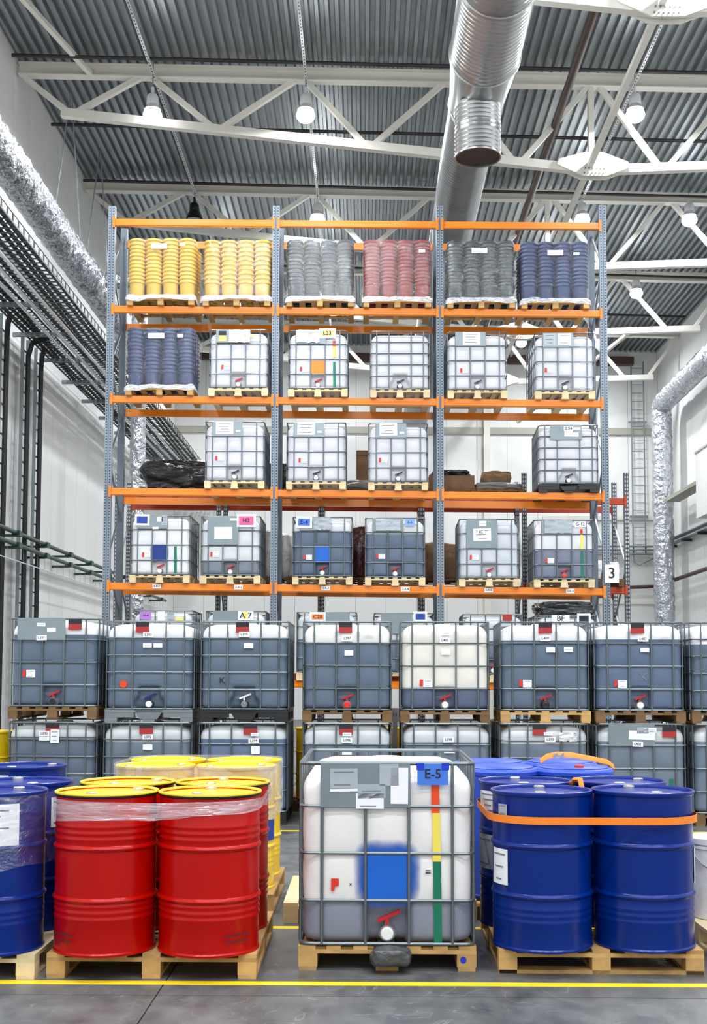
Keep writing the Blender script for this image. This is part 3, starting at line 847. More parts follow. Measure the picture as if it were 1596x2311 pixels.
# ------------------------------------------------------------------ IBC totes
H_IBC = 1.155
HX, HY = .5, .6
def smooth(a, b, x):
    t_ = max(0., min(1., (x - a) / (b - a))); return t_ * t_ * (3 - 2 * t_)
STYLE = {'A': dict(bars=[-.375, -.125, .125, .375], rings=[.905, .645, .385], sb=[-.5, -.3, -.1, .1, .3, .5]),
         'B': dict(bars=[-.4, -.19, .19, .4], rings=[.955, .76, .565, .37], sb=[-.5, -.3, -.1, .1, .3, .5])}
def bottle_mesh(st):
    S = STYLE[st]; zb, zt, r = .145, 1.115, .13
    zs = [zb + (zt - zb) * i / 46 for i in range(47)]
    hx, hy = .485, .583
    base = rrect(hx, hy, .09, 5, 44, 20)
    bars = [-.5] + S['bars'] + [.5]; rings = sorted([.14] + S['rings'] + [1.13])
    def cell(v, edges):
        for a, b in zip(edges, edges[1:]):
            if a <= v <= b: return math.sin(PI * (v - a) / (b - a)) ** .6
        return 0
    rows = []
    for z in zs:
        ins = 0
        if z > zt - r: ins = r - math.sqrt(max(0, r * r - (z - zt + r) ** 2))
        if z < zb + .05: ins = .05 - math.sqrt(max(0, .05 ** 2 - (zb + .05 - z) ** 2))
        row = []
        for (x, y) in base:
            kx = (hx - ins) / hx; ky = (hy - ins) / hy
            px, py = x * kx, y * ky
            if abs(y + hy) < 1e-6:
                py -= .013 * cell(x, bars) * cell(z, rings) * (1 - ins / r)
                py += .075 * smooth(.135, .105, abs(x)) * smooth(.41, .36, z)
                if st == 'B':
                    py += .075 * smooth(.2, .16, math.hypot(x, (z - .16) * 1.0)) * (1 - smooth(.135, .105, abs(x)) * smooth(.41, .36, z))
            elif abs(abs(x) - hx) < 1e-6:
                px += math.copysign(.01 * cell(y, [-.6] + S['sb'] + [.6]) * cell(z, rings) * (1 - ins / r), x)
            row.append((px, py, z))
        rows.append(row)
    return ring_loft(rows).mesh('bottle', 'hdpe_tank', 60)
def ring_path(z, r=.055): return [(x, y, z) for x, y in rrect(HX, HY, r, 4)]
RW = .0095
def ibc_meshes(st):
    S = STYLE[st]
    d = dict(bottle=bottle_mesh(st))
    top = MB(); top.tube(ring_path(H_IBC - .012), .0125, 6, closed=True)
    d['cage'] = top.mesh('cage', 'cage_steel', 50)
    d['ring'] = MB().tube(ring_path(0), RW, 6, closed=True).mesh('cage_ring', 'cage_steel', 50)
    d['bar'] = MB().tube([(0, 0, .145), (0, 0, H_IBC - .012)], RW, 6).mesh('cage_bar', 'cage_steel', 50)
    return d
IB = {s: ibc_meshes(s) for s in STYLE}
LID = MB().lathe([(0, .03), (.09, .03), (.1, .022), (.1, 0)], 20).mesh('lid', 'valve_white', 40)
def valve_body():
    mb = MB()
    def cyl(z0, z1, r, zc, n=16):       # along y
        k = len(mb.v); v = []
        for y in (z0, z1):
            for i in range(n): v.append((r * math.cos(2 * PI * i / n), y, zc + r * math.sin(2 * PI * i / n)))
        mb.add(v, [(i, (i + 1) % n, n + (i + 1) % n, n + i) for i in range(n)] + [tuple(range(n)), tuple(range(2 * n - 1, n - 1, -1))])
    cyl(0, .02, .055, 0); cyl(-.06, 0, .034, 0); cyl(-.062, -.05, .045, 0)
    mb.box(0, -.03, .045, .026, .026, .03)
    return mb
VB = {m: valve_body().mesh('valve', m, 40) for m in ('valve_grey', 'valve_black')}
CAPM = {m: MB().lathe([(0, .022), (.03, .022), (.037, .016), (.038, 0)], 18).mesh('valve_cap', m, 40) for m in ('valve_white', 'red_tag', 'valve_black', 'valve_grey')}
HANM = {m: MB().bar((-.055, 0, -.02), (.075, 0, .035), .02, .024, (0, -1, 0)).box(0, .0, -.02, .02, .02, .04).mesh('valve_handle', m) for m in ('valve_red', 'valve_black', 'valve_white', 'valve_blue')}
def base_plastic(parent, m):
    """moulded skid: deck tray, three runners, nine feet"""
    ob('deck_tray', boxmesh(1.0, 1.2, .035, m), parent, (0, 0, .122))
    for s in (-1, 1):
        ob('skirt', boxmesh(.32, .03, .07, m), parent, (s * .33, -.58, .085))
    ob('valve_guard', MB().prism([(-.17, .14), (.17, .14), (.1, .03), (-.1, .03)], 'y', -.6, -.56).mesh('valve_guard', m), parent)
    for x in (-.43, 0, .43):
        ob('runner', boxmesh(.14, 1.2, .02, m), parent, (x, 0, .01))
        for y in (-.52, 0, .52): ob('foot', boxmesh(.14, .14, .09, m), parent, (x, y, .062))

FY = -.6005           # plane of stickers on the tank front, between the bars
PY = -.617            # plane of plates and cards hung on the cage
def ibc(label, x, y, z, st='A', base='wood', level=.1, tint=(92, 106, 126), shell=(233, 234, 238), rz=0., handle='valve_red', cap='valve_white',
        deco=(), valve='valve_grey', group=None, woodm='wood', sz=1.0):
    """(x, y) = centre of the front edge of the tote"""
    t = thing('ibc_tote', label, 'liquid tote', (x, y + .6, z), rz, group)
    t.scale = (1, 1, sz)
    M_ = IB[st]; S = STYLE[st]
    bo = ob('bottle', M_['bottle'], t)
    bo['level'] = float(level); bo['tint'] = [*lin(tint)]; bo['shell'] = [*lin(shell)]
    ob('lid', LID, bo, (0, 0, 1.115))
    cg = ob('cage', M_['cage'], t)
    for zz_ in S['rings'] + [.148]: ob('cage_ring', M_['ring'], cg, (0, 0, zz_))
    for bx in S['bars']:
        for sy in (-1, 1): ob('cage_bar', M_['bar'], cg, (bx, sy * (HY + .004), 0))
    for by in S['sb']:
        for sx in (-1, 1): ob('cage_bar', M_['bar'], cg, (sx * (HX + .004), by, 0))
    va = ob('valve', VB[valve], t, (0, -.52, .2))
    ob('valve_cap', CAPM[cap], va, (0, -.06, 0), (PI / 2, 0, 0))
    ob('valve_handle', HANM[handle], va, (0, -.035, .085))
    if base == 'wood':
        p = ob('pallet', boxmesh(1.02, .1, .022, woodm), t, (0, 0, .103))
        pw, dp, th = 1.02, 1.2, .022
        for i in range(7):
            xx = -pw / 2 + .05 + (pw - .1) * i / 6
            ob('deck_board', boxmesh(.1 if i in (0, 6) else .082, dp, th, woodm), p, (xx, 0, .022))
        for yy in (-.55, .55): ob('cross_board', boxmesh(pw, .1, th, woodm), p, (0, yy, 0))
        for xx in (-pw / 2 + .055, 0, pw / 2 - .055):
            ob('runner', boxmesh(.1 if xx else .13, dp, th, woodm), p, (xx, 0, -.092))
            for yy in (-.55, 0, .55): ob('block', boxmesh(.11, .1, .07, woodm), p, (xx, yy, -.046))
    else:
        m = 'black_plastic' if base == 'plastic' else 'galv'
        p = ob('pallet', boxmesh(.9, 1.1, .012, m), t, (0, 0, .1))
        q = p; base_plastic_off(q, m)
    for d in deco: d(t, bo)
    return t
def base_plastic_off(p, m):
    n0 = len(p.children)
    base_plastic(p, m)
    for c in p.children: c.location.z -= .1

# little decoration builders -------------------------------------------------
def d_plate(x0=-.375, x1=.125, z0=.9, z1=1.15, sheets=()):
    def f(t, b):
        p = sheet(t, 'label_plate', (x0 + x1) / 2, PY, (z0 + z1) / 2, x1 - x0 + .02, z1 - z0, 'plate', .004)
        for (sx, sz_, sw, sh, m, ln) in sheets:
            sheet(p, 'label_sheet', sx - (x0 + x1) / 2, -.004, sz_ - (z0 + z1) / 2, sw, sh, m, .002, random.uniform(-.03, .03), lines=ln)
    return f
def d_card(x, z, wd, ht, m, text=None, ts=.08, tilt=0, border=None, tm='print', name='name_card', dy=0.):
    def f(t, b):
        if border:
            o = sheet(t, name, x, PY - .006, z, wd + .07, ht + .07, 'paper', .003, tilt)
            c = sheet(o, 'printed_field', 0, -.003, 0, wd, ht, m, .002)
        else: c = o = sheet(t, name, x, PY - .006 + dy, z, wd, ht, m, .003, tilt)
        if text: lettering(c, text, ts, tm, 0, -.0035, 0)
    return f
def d_num(x, z, text):
    return lambda t, b: sheet(t, 'number_label', x, PY - .01, z, .12, .058, 'paper', .002, random.uniform(-.04, .04), text=text, tsize=.042)
def d_red(x=-.3, z=.47, w2=.1, white=True):
    def f(t, b):
        ob('hazard_sticker', boxmesh(.035, .002, .075, 'red_tag'), b, (x, FY, z), (0, .06, 0))
        if white: sheet(b, 'sticker', x + .075, FY, z - .005, w2, .085, 'paper', .0018, lines=2)
    return f
def d_dark(x, z=1.09):
    def f(t, b):
        o = sheet(t, 'owner_tag', x, PY, z + .02, .155, .06, 'dark_tag', .003)
        ob('owner_tag_field', boxmesh(.155, .003, .065, 'maroon_tag'), o, (0, -.0005, -.06), (0, random.uniform(-.03, .03), 0))
    return f
def d_sheet(x, z, wd, ht, lines=2, m='paper', tilt=0., y=None):
    return lambda t, b: sheet(t, 'label_sheet', x, PY - .003 if y is None else y, z, wd, ht, m, .002, tilt, lines=lines)
def d_tape(x, z0, z1, m):
    return lambda t, b: ob('tape_strip', boxmesh(.046, .0015, z1 - z0, m), b, (x, FY - .0005, (z0 + z1) / 2), (0, -.012, 0))
def d_patch(m, x0=-.11, x1=.125, z0=.38, z1=.645, grow=.0):
    return lambda t, b: ob('paint_patch', boxmesh(x1 - x0 + grow, .0012, z1 - z0 + grow, m), b, ((x0 + x1) / 2, FY + (.0015 if 'spray' in m else -.0015), (z0 + z1) / 2))
def d_text(x, z, s, size, m='print'):
    return lambda t, b: ob('marker_writing', text_mesh(s, size, m), b, (x, FY - .002, z), (PI / 2, 0, 0))
def d_crumple(x, z, wd, ht, m='grey_sheet', seed=1):
    """crumpled clear pocket or loose sheet hanging on the plate"""
    def f(t, b):
        n = 9; mb = MB(); v = []
        for layer in (0, .004):
            for i in range(n):
                for j in range(n):
                    q = Vector((i * .9 + seed * 7, j * .9, seed))
                    v.append((wd * (i / (n - 1) - .5) + .01 * noise.noise(q * 1.3), -.012 - .02 * noise.noise(q) + layer, ht * (j / (n - 1) - .5) + .02 * noise.noise(q + Vector((3, 1, 0)))))
        F_ = []
        for l in (0, 1):
            for i in range(n - 1):
                for j in range(n - 1):
                    a = l * n * n + i * n + j; F_.append((a, a + n, a + n + 1, a + 1))
        ob('document_pocket', mb.add(v, F_).mesh('document_pocket', m, 60), t, (x, PY - .008, z))
    return f

W_ = (233, 234, 238)
# --- front row tote E-5
ibc('white tote marked E-5 with a blue painted square, between the red and blue drums', .13, 6.84, 0, 'A', 'wood', .378, (132, 136, 152), (236, 233, 232), R(-.4), woodm='wood', sz=1.03,
    deco=(d_plate(-.375, .122, .9, 1.145, ((-.25, 1.06, .16, .11, 'grey_sheet', 2), (-.25, .995, .16, .015, 'paper', 0), (.07, 1.02, .1, .2, 'paper', 0), (-.09, .99, .16, .08, 'grey_sheet', 1), (-.1, .935, .16, .085, 'paper', 2), (.01, 1.08, .11, .12, 'grey_sheet', 0))),
          d_card(.262, 1.085, .178, .118, 'blue_card', 'E-5', .075), lambda t, b: (sheet(t, 'tape_piece', .19, PY - .0085, 1.128, .044, .04, 'blue_tape', .002), sheet(t, 'tape_piece', .335, PY - .0085, 1.128, .044, .04, 'blue_tape', .002)),
          d_tape(.278, .868, 1.03, 'red_tape'), d_tape(.284, .6, .868, 'yellow_tape'), d_tape(.289, .15, .6, 'green_tape'),
          d_patch('blue_spray', -.235, .235, .3, .76), d_patch('blue_solid', -.112, .112, .395, .63),
          lambda t, b: ob('hazard_sticker', MB().prism([(-.022, -.035), (-.002, -.035), (-.002, -.012), (.022, -.004), (.022, .033), (-.022, .035)], 'y', -.001, .001).mesh('hazard_sticker', 'red_tag'), b, (-.3, FY, .47)),
          d_text(-.21, .475, 'x', .03), d_text(.235, .54, '=', .06),
          lambda t, b: ob('marker_dot', MB().lathe([(0, 0), (.018, 0), (.018, .001)], 16).mesh('marker_dot', 'blue_spray' if 0 else 'blue_tape'), t, (.435, -.602, .062), (PI / 2, 0, 0))))
def blob(name, label, cat, loc, sx, sy, sz_, m, seed, amp=.25, n=4, flat=True, parent=None, freq=1.35, group=None):
    """crumpled soft bundle: noisy rounded box resting on its base"""
    bm = bmesh.new(); bmesh.ops.create_cube(bm, size=2)
    bmesh.ops.subdivide_edges(bm, edges=bm.edges[:], cuts=2 ** n - 1, use_grid_fill=True)
    for v in bm.verts:
        p = v.co.copy(); s = p.normalized()
        k = .42
        q = p.lerp(s * 1.25, k)
        d = amp * (noise.noise(q * freq + Vector((seed, 0, 0))) + .5 * noise.noise(q * freq * 2.6 + Vector((0, seed, 0))))
        q = q + s * d
        if flat: q.z = max(q.z, -.8)
        v.co = (q.x * sx / 2 / 1.05, q.y * sy / 2 / 1.05, (q.z + .8) * sz_ / 1.85)
    me = bpy.data.meshes.new(name); bm.to_mesh(me); bm.free()
    me.materials.append(MATS[m]); me.polygons.foreach_set('use_smooth', [True] * len(me.polygons))
    o = ob(name, me, parent, loc)
    if parent is None: tag(o, label, cat, group)
    return o
blob('drip_bag', 'dark grey plastic bag hanging below the valve of tote E-5', 'bag', (.145, 6.80, .05), .22, .15, .092, 'bag_grey', 4, .16, 3)

# --- stacked totes of the middle row
MY = 13.42
T1, T2 = (94, 109, 128), (112, 124, 140)
def mid(lo, hi): return lo, hi
# lower row
ibc('lower tote of the leftmost stack, numbered L390 with a taped letter', -3.58, MY, 0, 'B', 'wood', .985, (98, 110, 128), (200, 205, 208), R(-.6), woodm='wood_dark', group='totes stacked in the middle row',
    deco=(d_dark(.02), d_num(-.07, 1.02, 'L390'), d_sheet(.05, .99, .1, .15, 3), d_sheet(-.07, .965, .12, .05, 0)))
ibc('lower tote numbered L392 under the steel-based tote', -2.50, MY, 0, 'B', 'steel', .93, T2, (204, 209, 212), R(.4), group='totes stacked in the middle row',
    deco=(d_dark(.0), d_num(.02, .985, 'L392'), d_sheet(.02, .87, .11, .06, 0)))
ibc('lower tote numbered L394 with deep blue liquid and black base', -1.40, MY, 0, 'A', 'plastic', .965, (100, 116, 146), (208, 213, 216), R(0), group='totes stacked in the middle row',
    deco=(d_dark(.09), d_num(.13, .945, 'L394'), d_sheet(.14, 1.015, .09, .035, 1), d_sheet(.15, .84, .1, .09, 0)))
ibc('lower tote numbered L396 behind the E-5 tote', -.214, MY, 0, 'A', 'wood', .915, T2, (206, 211, 214), R(.3), woodm='wood_dark', group='totes stacked in the middle row',
    deco=(d_dark(-.01), d_num(.0, .955, 'L396'), d_sheet(0, 1.02, .1, .04, 1), d_sheet(0, .82, .11, .06, 0)))
ibc('lower tote numbered L398 under the nearly empty cream tote', .925, MY, 0, 'A', 'wood', .935, T2, (206, 211, 214), R(-.3), woodm='wood_dark', group='totes stacked in the middle row',
    deco=(d_num(.02, .965, 'L398'), d_sheet(.03, .83, .12, .035, 1)))
ibc('lower tote numbered L399 behind the strapped pale blue drums', 2.04, MY, 0, 'B', 'wood', .92, T2, (206, 211, 214), R(-.8), woodm='wood_dark', group='totes stacked in the middle row',
    deco=(d_dark(-.06), d_num(.06, .97, 'L399'), d_sheet(.04, 1.035, .1, .035, 1), d_crumple(.26, 1.0, .2, .1, 'white_film', 5)))
ibc('lower tote numbered L401 with torn white papers and a pink-red tag', 3.138, MY, 0, 'A', 'wood', .95, T2, (204, 209, 212), R(.2), woodm='wood_dark', group='totes stacked in the middle row',
    deco=(d_plate(-.375, .125, .9, 1.15, ((-.01, 1.02, .3, .1, 'paper', 0), (.0, 1.075, .13, .07, 'grey_sheet', 0), (.08, 1.08, .15, .05, 'paper', 1))), d_num(-.06, .92, 'L401'), d_dark(.3, 1.07), d_tape(.32, .42, .53, 'green_tape')))
ibc('lower tote at the right edge of the picture', 4.235, MY, 0, 'A', 'wood', .95, T2, (206, 211, 214), R(.2), woodm='wood_dark', group='totes stacked in the middle row')
# upper row
Z2 = H_IBC
ibc('upper tote of the leftmost stack, numbered L391 with grey label plate', -3.57, MY, Z2 + .03, 'A', 'wood', .965, T1, W_, R(-.8), woodm='wood_dark', cap='valve_black', group='totes stacked in the middle row',
    deco=(d_plate(-.4, .13, .9, 1.15, ((-.14, 1.075, .1, .04, 'paper', 1), (-.02, 1.015, .1, .05, 'paper', 0))), d_num(-.13, .925, 'L391'), d_dark(.25), d_red(-.33, .52, .1)))
ibc('upper tote numbered L393 with orange sticker on a steel base', -2.485, MY, Z2, 'B', 'steel', .945, T1, W_, R(.9), handle='valve_blue', valve='valve_black', group='totes stacked in the middle row',
    deco=(d_dark(-.08), d_num(-.01, .99, 'L393'), d_sheet(-.02, .87, .1, .05, 1), d_sheet(.1, .87, .1, .05, 0),
          lambda t, b: ob('round_sticker', MB().lathe([(0, 0), (.045, 0), (.045, .0015)], 8).mesh('round_sticker', 'red_tape'), b, (-.29, FY, .43), (PI / 2, 0, 0))))
ibc('upper tote numbered L395 with a handwritten K on a black plastic base', -1.39, MY, Z2, 'B', 'plastic', .965, T1, W_, R(.2), handle='valve_white', cap='valve_grey', valve='valve_black', group='totes stacked in the middle row',
    deco=(d_dark(-.02), d_num(-.0, 1.0, 'L395'), d_sheet(.05, .87, .11, .06, 0), d_text(-.25, .47, 'K', .1)))
ibc('upper tote numbered L397 with red valve cap, full of blue-grey liquid', -.214, MY, Z2, 'A', 'wood', .9, T1, (236, 236, 234), R(.2), woodm='wood_dark', cap='red_tag', group='totes stacked in the middle row',
    deco=(d_dark(-.02), d_num(.0, .955, 'L397'), d_sheet(.02, .79, .1, .06, 0), d_sheet(.25, 1.0, .1, .02, 1)))
ibc('upper tote numbered L405, cream and nearly empty', .915, MY, Z2, 'A', 'wood', .4, (86, 98, 122), (228, 225, 216), R(-1.0), woodm='wood_dark', group='totes stacked in the middle row',
    deco=(d_num(.0, .935, 'L405'), d_sheet(.01, 1.01, .09, .03, 1), d_red(-.27, .45, .1), d_sheet(.01, .8, .1, .06, 0)))
ibc('upper tote numbered L400 with its caged left side showing', 2.07, MY, Z2, 'A', 'wood', .94, T1, W_, R(-2.2), woodm='wood', cap='valve_black', valve='valve_black', group='totes stacked in the middle row',
    deco=(d_dark(.0), d_num(.0, .96, 'L400'), d_sheet(.06, .83, .1, .06, 0), d_sheet(.26, .835, .1, .055, 1), d_red(-.28, .45, .1)))
ibc('upper tote numbered L403 with a faint drawn cross', 3.13, MY, Z2 - .0, 'A', 'wood', .955, (92, 108, 132), W_, R(-.4), woodm='wood_dark', group='totes stacked in the middle row',
    deco=(d_dark(-.03), d_num(.03, .955, 'L403'), d_sheet(.05, .83, .1, .05, 0), d_red(-.28, .45, .1), d_text(.03, .52, 'X', .12, 'print_grey'), d_sheet(.29, .985, .09, .02, 1)))
ibc('upper tote cut off by the right edge of the picture', 4.225, MY, Z2, 'B', 'wood', .9, T1, W_, R(-.6), woodm='wood_dark', group='totes stacked in the middle row')

# --- totes on the tall rack
RF = 19.79
def rk(label, lv, x, **k):
    k.setdefault('group', 'totes on the tall rack'); k.setdefault('woodm', 'wood_pale')
    return ibc(label, x, k.pop('y', RF), lev(lv, x), **k)
WHITE = (208, 209, 217)
rk('white tote with yellow and black label and a loose sheet, third shelf left bay', 3, -2.194, level=.1, shell=WHITE, deco=(
    d_plate(-.37, .125, .92, 1.14), d_card(-.27, .99, .13, .1, 'yellow_card', None, name='hazard_label'), d_card(-.27, 1.085, .13, .07, 'black', None, name='hazard_label_top'), d_crumple(.02, 1.03, .36, .22, 'white_film', 3), d_card(.22, 1.03, .1, .03, 'yellow_card', None, name='small_label'), d_red(-.27, .5, .1)))
rk('white tote marked L23 with an orange painted square and green tape', 3, -.828, level=.1, shell=WHITE, deco=(
    d_plate(-.37, .125, .91, 1.13), d_crumple(-.17, 1.04, .4, .22, 'white_film', 8), d_card(.16, 1.09, .22, .1, 'peach_card', 'L23', .1, border=True), d_tape(.28, .87, .97, 'red_tag'), d_tape(.285, .68, .87, 'yellow_tape'), d_tape(.285, .15, .6, 'green_tape'),
    d_patch('orange_spray', -.12, .12, .39, .63), d_red(-.29, .48, .09)))
rk('plain white tote with six hoops and a dark valve, third shelf beside the middle post', 3, .579, st='B', level=.1, shell=WHITE, handle='valve_black', valve='valve_black')
rk('white tote with a white paper on its plate, third shelf right bay, left one', 3, 1.904, level=.1, shell=WHITE, handle='valve_black', deco=(d_plate(-.37, .125, .9, 1.14, ((-.1, 1.03, .3, .22, 'paper', 4),)), d_red(-.28, .48, .09)))
rk('white tote with two pale sheets, third shelf right bay, right one', 3, 3.40, level=.1, shell=WHITE, handle='valve_black', deco=(d_plate(-.37, .125, .9, 1.14, ((-.26, 1.03, .2, .2, 'grey_sheet', 3), (-.01, 1.03, .22, .2, 'paper', 2))), d_red(-.33, .5, .09)))
pr = lambda: d_plate(-.37, .125, .9, 1.14, ((-.17, 1.04, .3, .21, 'paper', 4), (.06, .985, .08, .035, 'paper', 1)))
rk('white tote with printed sheet, second shelf left bay beside the black bundle', 2, -2.244, level=.1, shell=WHITE, handle='valve_black', deco=(pr(), d_red(-.31, .52, .09)))
rk('white tote with printed sheet, second shelf middle bay, left one', 2, -.851, level=.1, shell=WHITE, handle='valve_black', deco=(pr(), d_red(-.28, .5, .09)))
rk('white tote with printed sheet, second shelf middle bay beside the tall carton', 2, .549, level=.1, shell=WHITE, handle='valve_black', deco=(pr(), d_red(-.31, .52, .09)))
rk('white six-hooped tote on a black base, turned so its left side shows', 2, 3.47, st='B', base='plastic', level=.1, shell=WHITE, handle='valve_black', valve='valve_black', rz=R(-2.5), deco=(
    d_plate(-.3, .21, .9, 1.14, ((.0, 1.03, .14, .16, 'paper', 0), (.12, 1.08, .16, .05, 'paper', 0), (.12, .98, .1, .07, 'paper', 1))), d_card(.0, 1.085, .16, .07, 'paper', '2.04', .07, name='handwritten_note')))
rk('grey-white tote with a blue picture card and a navy painted square, first shelf', 1, -3.50, level=.1, shell=(222, 224, 228), deco=(
    d_plate(-.38, .12, .92, 1.14, ((.0, 1.08, .09, .08, 'paper', 1), (.08, 1.06, .1, .16, 'grey_sheet', 3), (-.07, .93, .1, .04, 'paper', 0))), d_card(-.3, 1.07, .18, .12, 'deep_blue_card', None, border=True, tilt=.02), d_patch('navy_spray', -.2, .19, .32, .7), d_patch('navy_solid', -.115, .115, .39, .635),
    d_tape(.27, .15, .62, 'green_tape'), d_red(-.28, .48, .1)))
rk('tote with a pink H2 card and a large grey plate, first shelf left bay', 1, -2.30, level=.4, tint=(118, 126, 140), shell=(206, 210, 214), deco=(
    d_plate(-.37, .125, .66, 1.14, ((-.12, .86, .3, .2, 'paper', 0), (.05, 1.09, .12, .04, 'paper', 1))), d_card(.27, 1.07, .25, .15, 'pink_card', 'H2', .1, border=True), d_red(-.32, .5, .1)))
rk('tote with a blue E-4 card, dark liquid and a blue painted square', 1, -.738, level=.9, tint=(88, 102, 124), shell=(214, 218, 222), deco=(
    d_plate(-.37, .125, .92, 1.14), d_crumple(.0, 1.03, .3, .2, 'grey_sheet', 12), d_card(-.31, 1.06, .2, .12, 'blue_card', 'E-4', .1, border=True, tilt=.04), d_patch('blue_spray', -.13, .13, .37, .66), d_patch('blue_solid', -.115, .115, .39, .635), d_red(-.3, .47, .1)))
rk('tote with a pale blue E-6 card and dark liquid, first shelf beside the middle post', 1, .496, level=.88, tint=(92, 106, 128), shell=(212, 216, 220), deco=(
    d_plate(-.37, .125, .92, 1.14), d_crumple(-.12, 1.03, .42, .2, 'grey_sheet', 15), d_card(.25, 1.07, .16, .12, 'light_blue_card', 'E-6', .06), d_red(-.3, .5, .11)))
rk('pale grey tote with a large steel plate and white notice, first shelf right bay', 1, 2.10, level=1.1, tint=(198, 204, 212), shell=(222, 224, 230), rz=R(-1.2), deco=(
    d_plate(-.37, .125, .65, 1.14, ((-.12, .88, .3, .21, 'paper', 3), (-.11, 1.07, .12, .09, 'paper', 1))), d_card(-.14, .925, .12, .07, 'paper', 'JC', .07, name='handwritten_note'), d_red(-.31, .5, .11)))
rk('half-full tote marked G-12 with red, yellow and green tape', 1, 3.37, level=.63, tint=(116, 122, 142), shell=(222, 222, 228), rz=R(-1.5), cap='red_tag', deco=(
    d_plate(-.37, .125, .9, 1.14), d_crumple(-.1, 1.03, .46, .22, 'grey_sheet', 21), d_card(.27, 1.07, .2, .1, 'paper', 'G-12', .075), d_tape(.29, .9, .99, 'red_tag'), d_tape(.295, .64, .9, 'yellow_tape'), d_tape(.3, .15, .62, 'green_tape'), d_red(-.3, .46, .11)))
# bottom beam level: only the tops show above the middle row
G0 = dict(level=.7, tint=(100, 112, 130), shell=(206, 211, 216))
rk('tote with a purple H-4 card on the lowest beam, behind the stacked totes', 0, -3.434, **G0, deco=(d_card(-.28, 1.06, .19, .13, 'purple_card', 'H-4', .06), d_sheet(-.02, 1.04, .12, .18, 0), d_sheet(.14, 1.05, .12, .12, 2, 'grey_sheet'), d_card(.29, 1.0, .14, .05, 'yellow_card')))
rk('tote with a white and yellow A7 card on the lowest beam', 0, -2.196, **G0, deco=(d_plate(-.37, .1, .9, 1.14), d_card(.17, 1.07, .26, .15, 'paper', 'A 7', .14), d_card(.17, 1.08, .07, .13, 'yellow_card', name='card_flash', dy=-.0012)))
rk('tote with an orange C20 card on the lowest beam', 0, -.66, **G0, deco=(d_plate(-.02, .37, .9, 1.14), d_card(-.15, 1.07, .2, .09, 'orange_card', 'C20', .09, border=True)))
rk('tote with a small blue card on the lowest beam, right of the C20 tote', 0, .65, **G0, deco=(d_plate(-.37, .125, .8, 1.14), d_card(.27, 1.09, .16, .1, 'deep_blue_card', border=True)))
rk('tote with a dark red card on the lowest beam, right bay', 0, 2.16, rz=R(-1.5), **G0, deco=(d_card(.24, 1.09, .16, .1, 'maroon_tag'),))
rk('tote with a BF sign and a folded black tarpaulin on top', 0, 3.40, **G0, deco=(d_card(-.12, 1.09, .3, .12, 'paper', 'BF', .13), d_card(.27, 1.09, .16, .1, 'print', border=True)))
blob('folded_tarp', 'folded black tarpaulin lying on the tote with the BF sign', 'tarpaulin', (3.42, RF + .55, lev(0, 3.4) + H_IBC), 1.0, .95, .24, 'black_film', 17, .2)

# ------------------------------------------------------------------ wrapped loads of nested buckets on the top shelves
def bucket_mesh(m):
    return cached(('bucket', m), lambda: MB().lathe([(0, 0), (.119, 0), (.124, .01), (.130, .255), (.1305, .262), (.1445, .266), (.1475, .276), (.1475, .294), (.144, .303), (.128, .301), (.122, .02), (0, .015)], 22).mesh('bucket', m, 40))
def stack_mesh(m, n, sp, h0):
    def mk():
        prof = [(0, 0), (.121, 0), (.134, h0 - .03)]
        for i in range(n):
            z = h0 - .03 + i * sp
            prof += [(.134, z), (.1465, z + .004), (.1475, z + .027), (.136, z + .03)]
        prof.append((0, prof[-1][1]))
        return MB().lathe(prof, 14).mesh('bucket_stack', m, 40)
    return cached(('stack', m, n, sp), mk)
def wrap_mesh(hx, hy, z0, z1, m, seed, amp=.008, r=.12):
    base = rrect(hx, hy, r, 5, 22, 16); rows = []
    zs = [z0 + (z1 - .07 - z0) * i / 24 for i in range(25)] + [z1 - .03, z1 - .008, z1, z1 + .001]
    ins = [0] * 25 + [.012, .04, .12, .3]
    for z, i_ in zip(zs, ins):
        row = []
        for x, y in base:
            k = (hx - i_) / hx; q = (hy - i_) / hy
            d = amp * (noise.noise(Vector((x * 7 + seed, y * 7, z * 5))) + .6 * noise.noise(Vector((x * 16, y * 16 + seed, z * 11))))
            row.append((x * k * (1 + d / hx), y * q * (1 + d / hy), z + .3 * d))
        rows.append(row)
    return ring_loft(rows, cap_bot=False).mesh('wrap', m, 60)
def skirt_mesh(hx, hy, seed):
    base = rrect(hx, hy, .05, 4, 24, 18); rows = []
    for z, o_ in ((.19, -.03), (.155, 0), (.13, .012), (.09, .012)):
        row = []
        for i, (x, y) in enumerate(base):
            nz_ = noise.noise(Vector((x * 4 + seed, y * 4, 0)))
            zz_ = z + (.03 * nz_ if z > .12 else .045 * nz_ + .02 * math.cos(x * 5))
            row.append((x * (1 + o_ / hx), y * (1 + o_ / hy), zz_))
        rows.append(row)
    return ring_loft(rows, cap_top=False, cap_bot=False).mesh('film_skirt', 'film_skirt', 60)
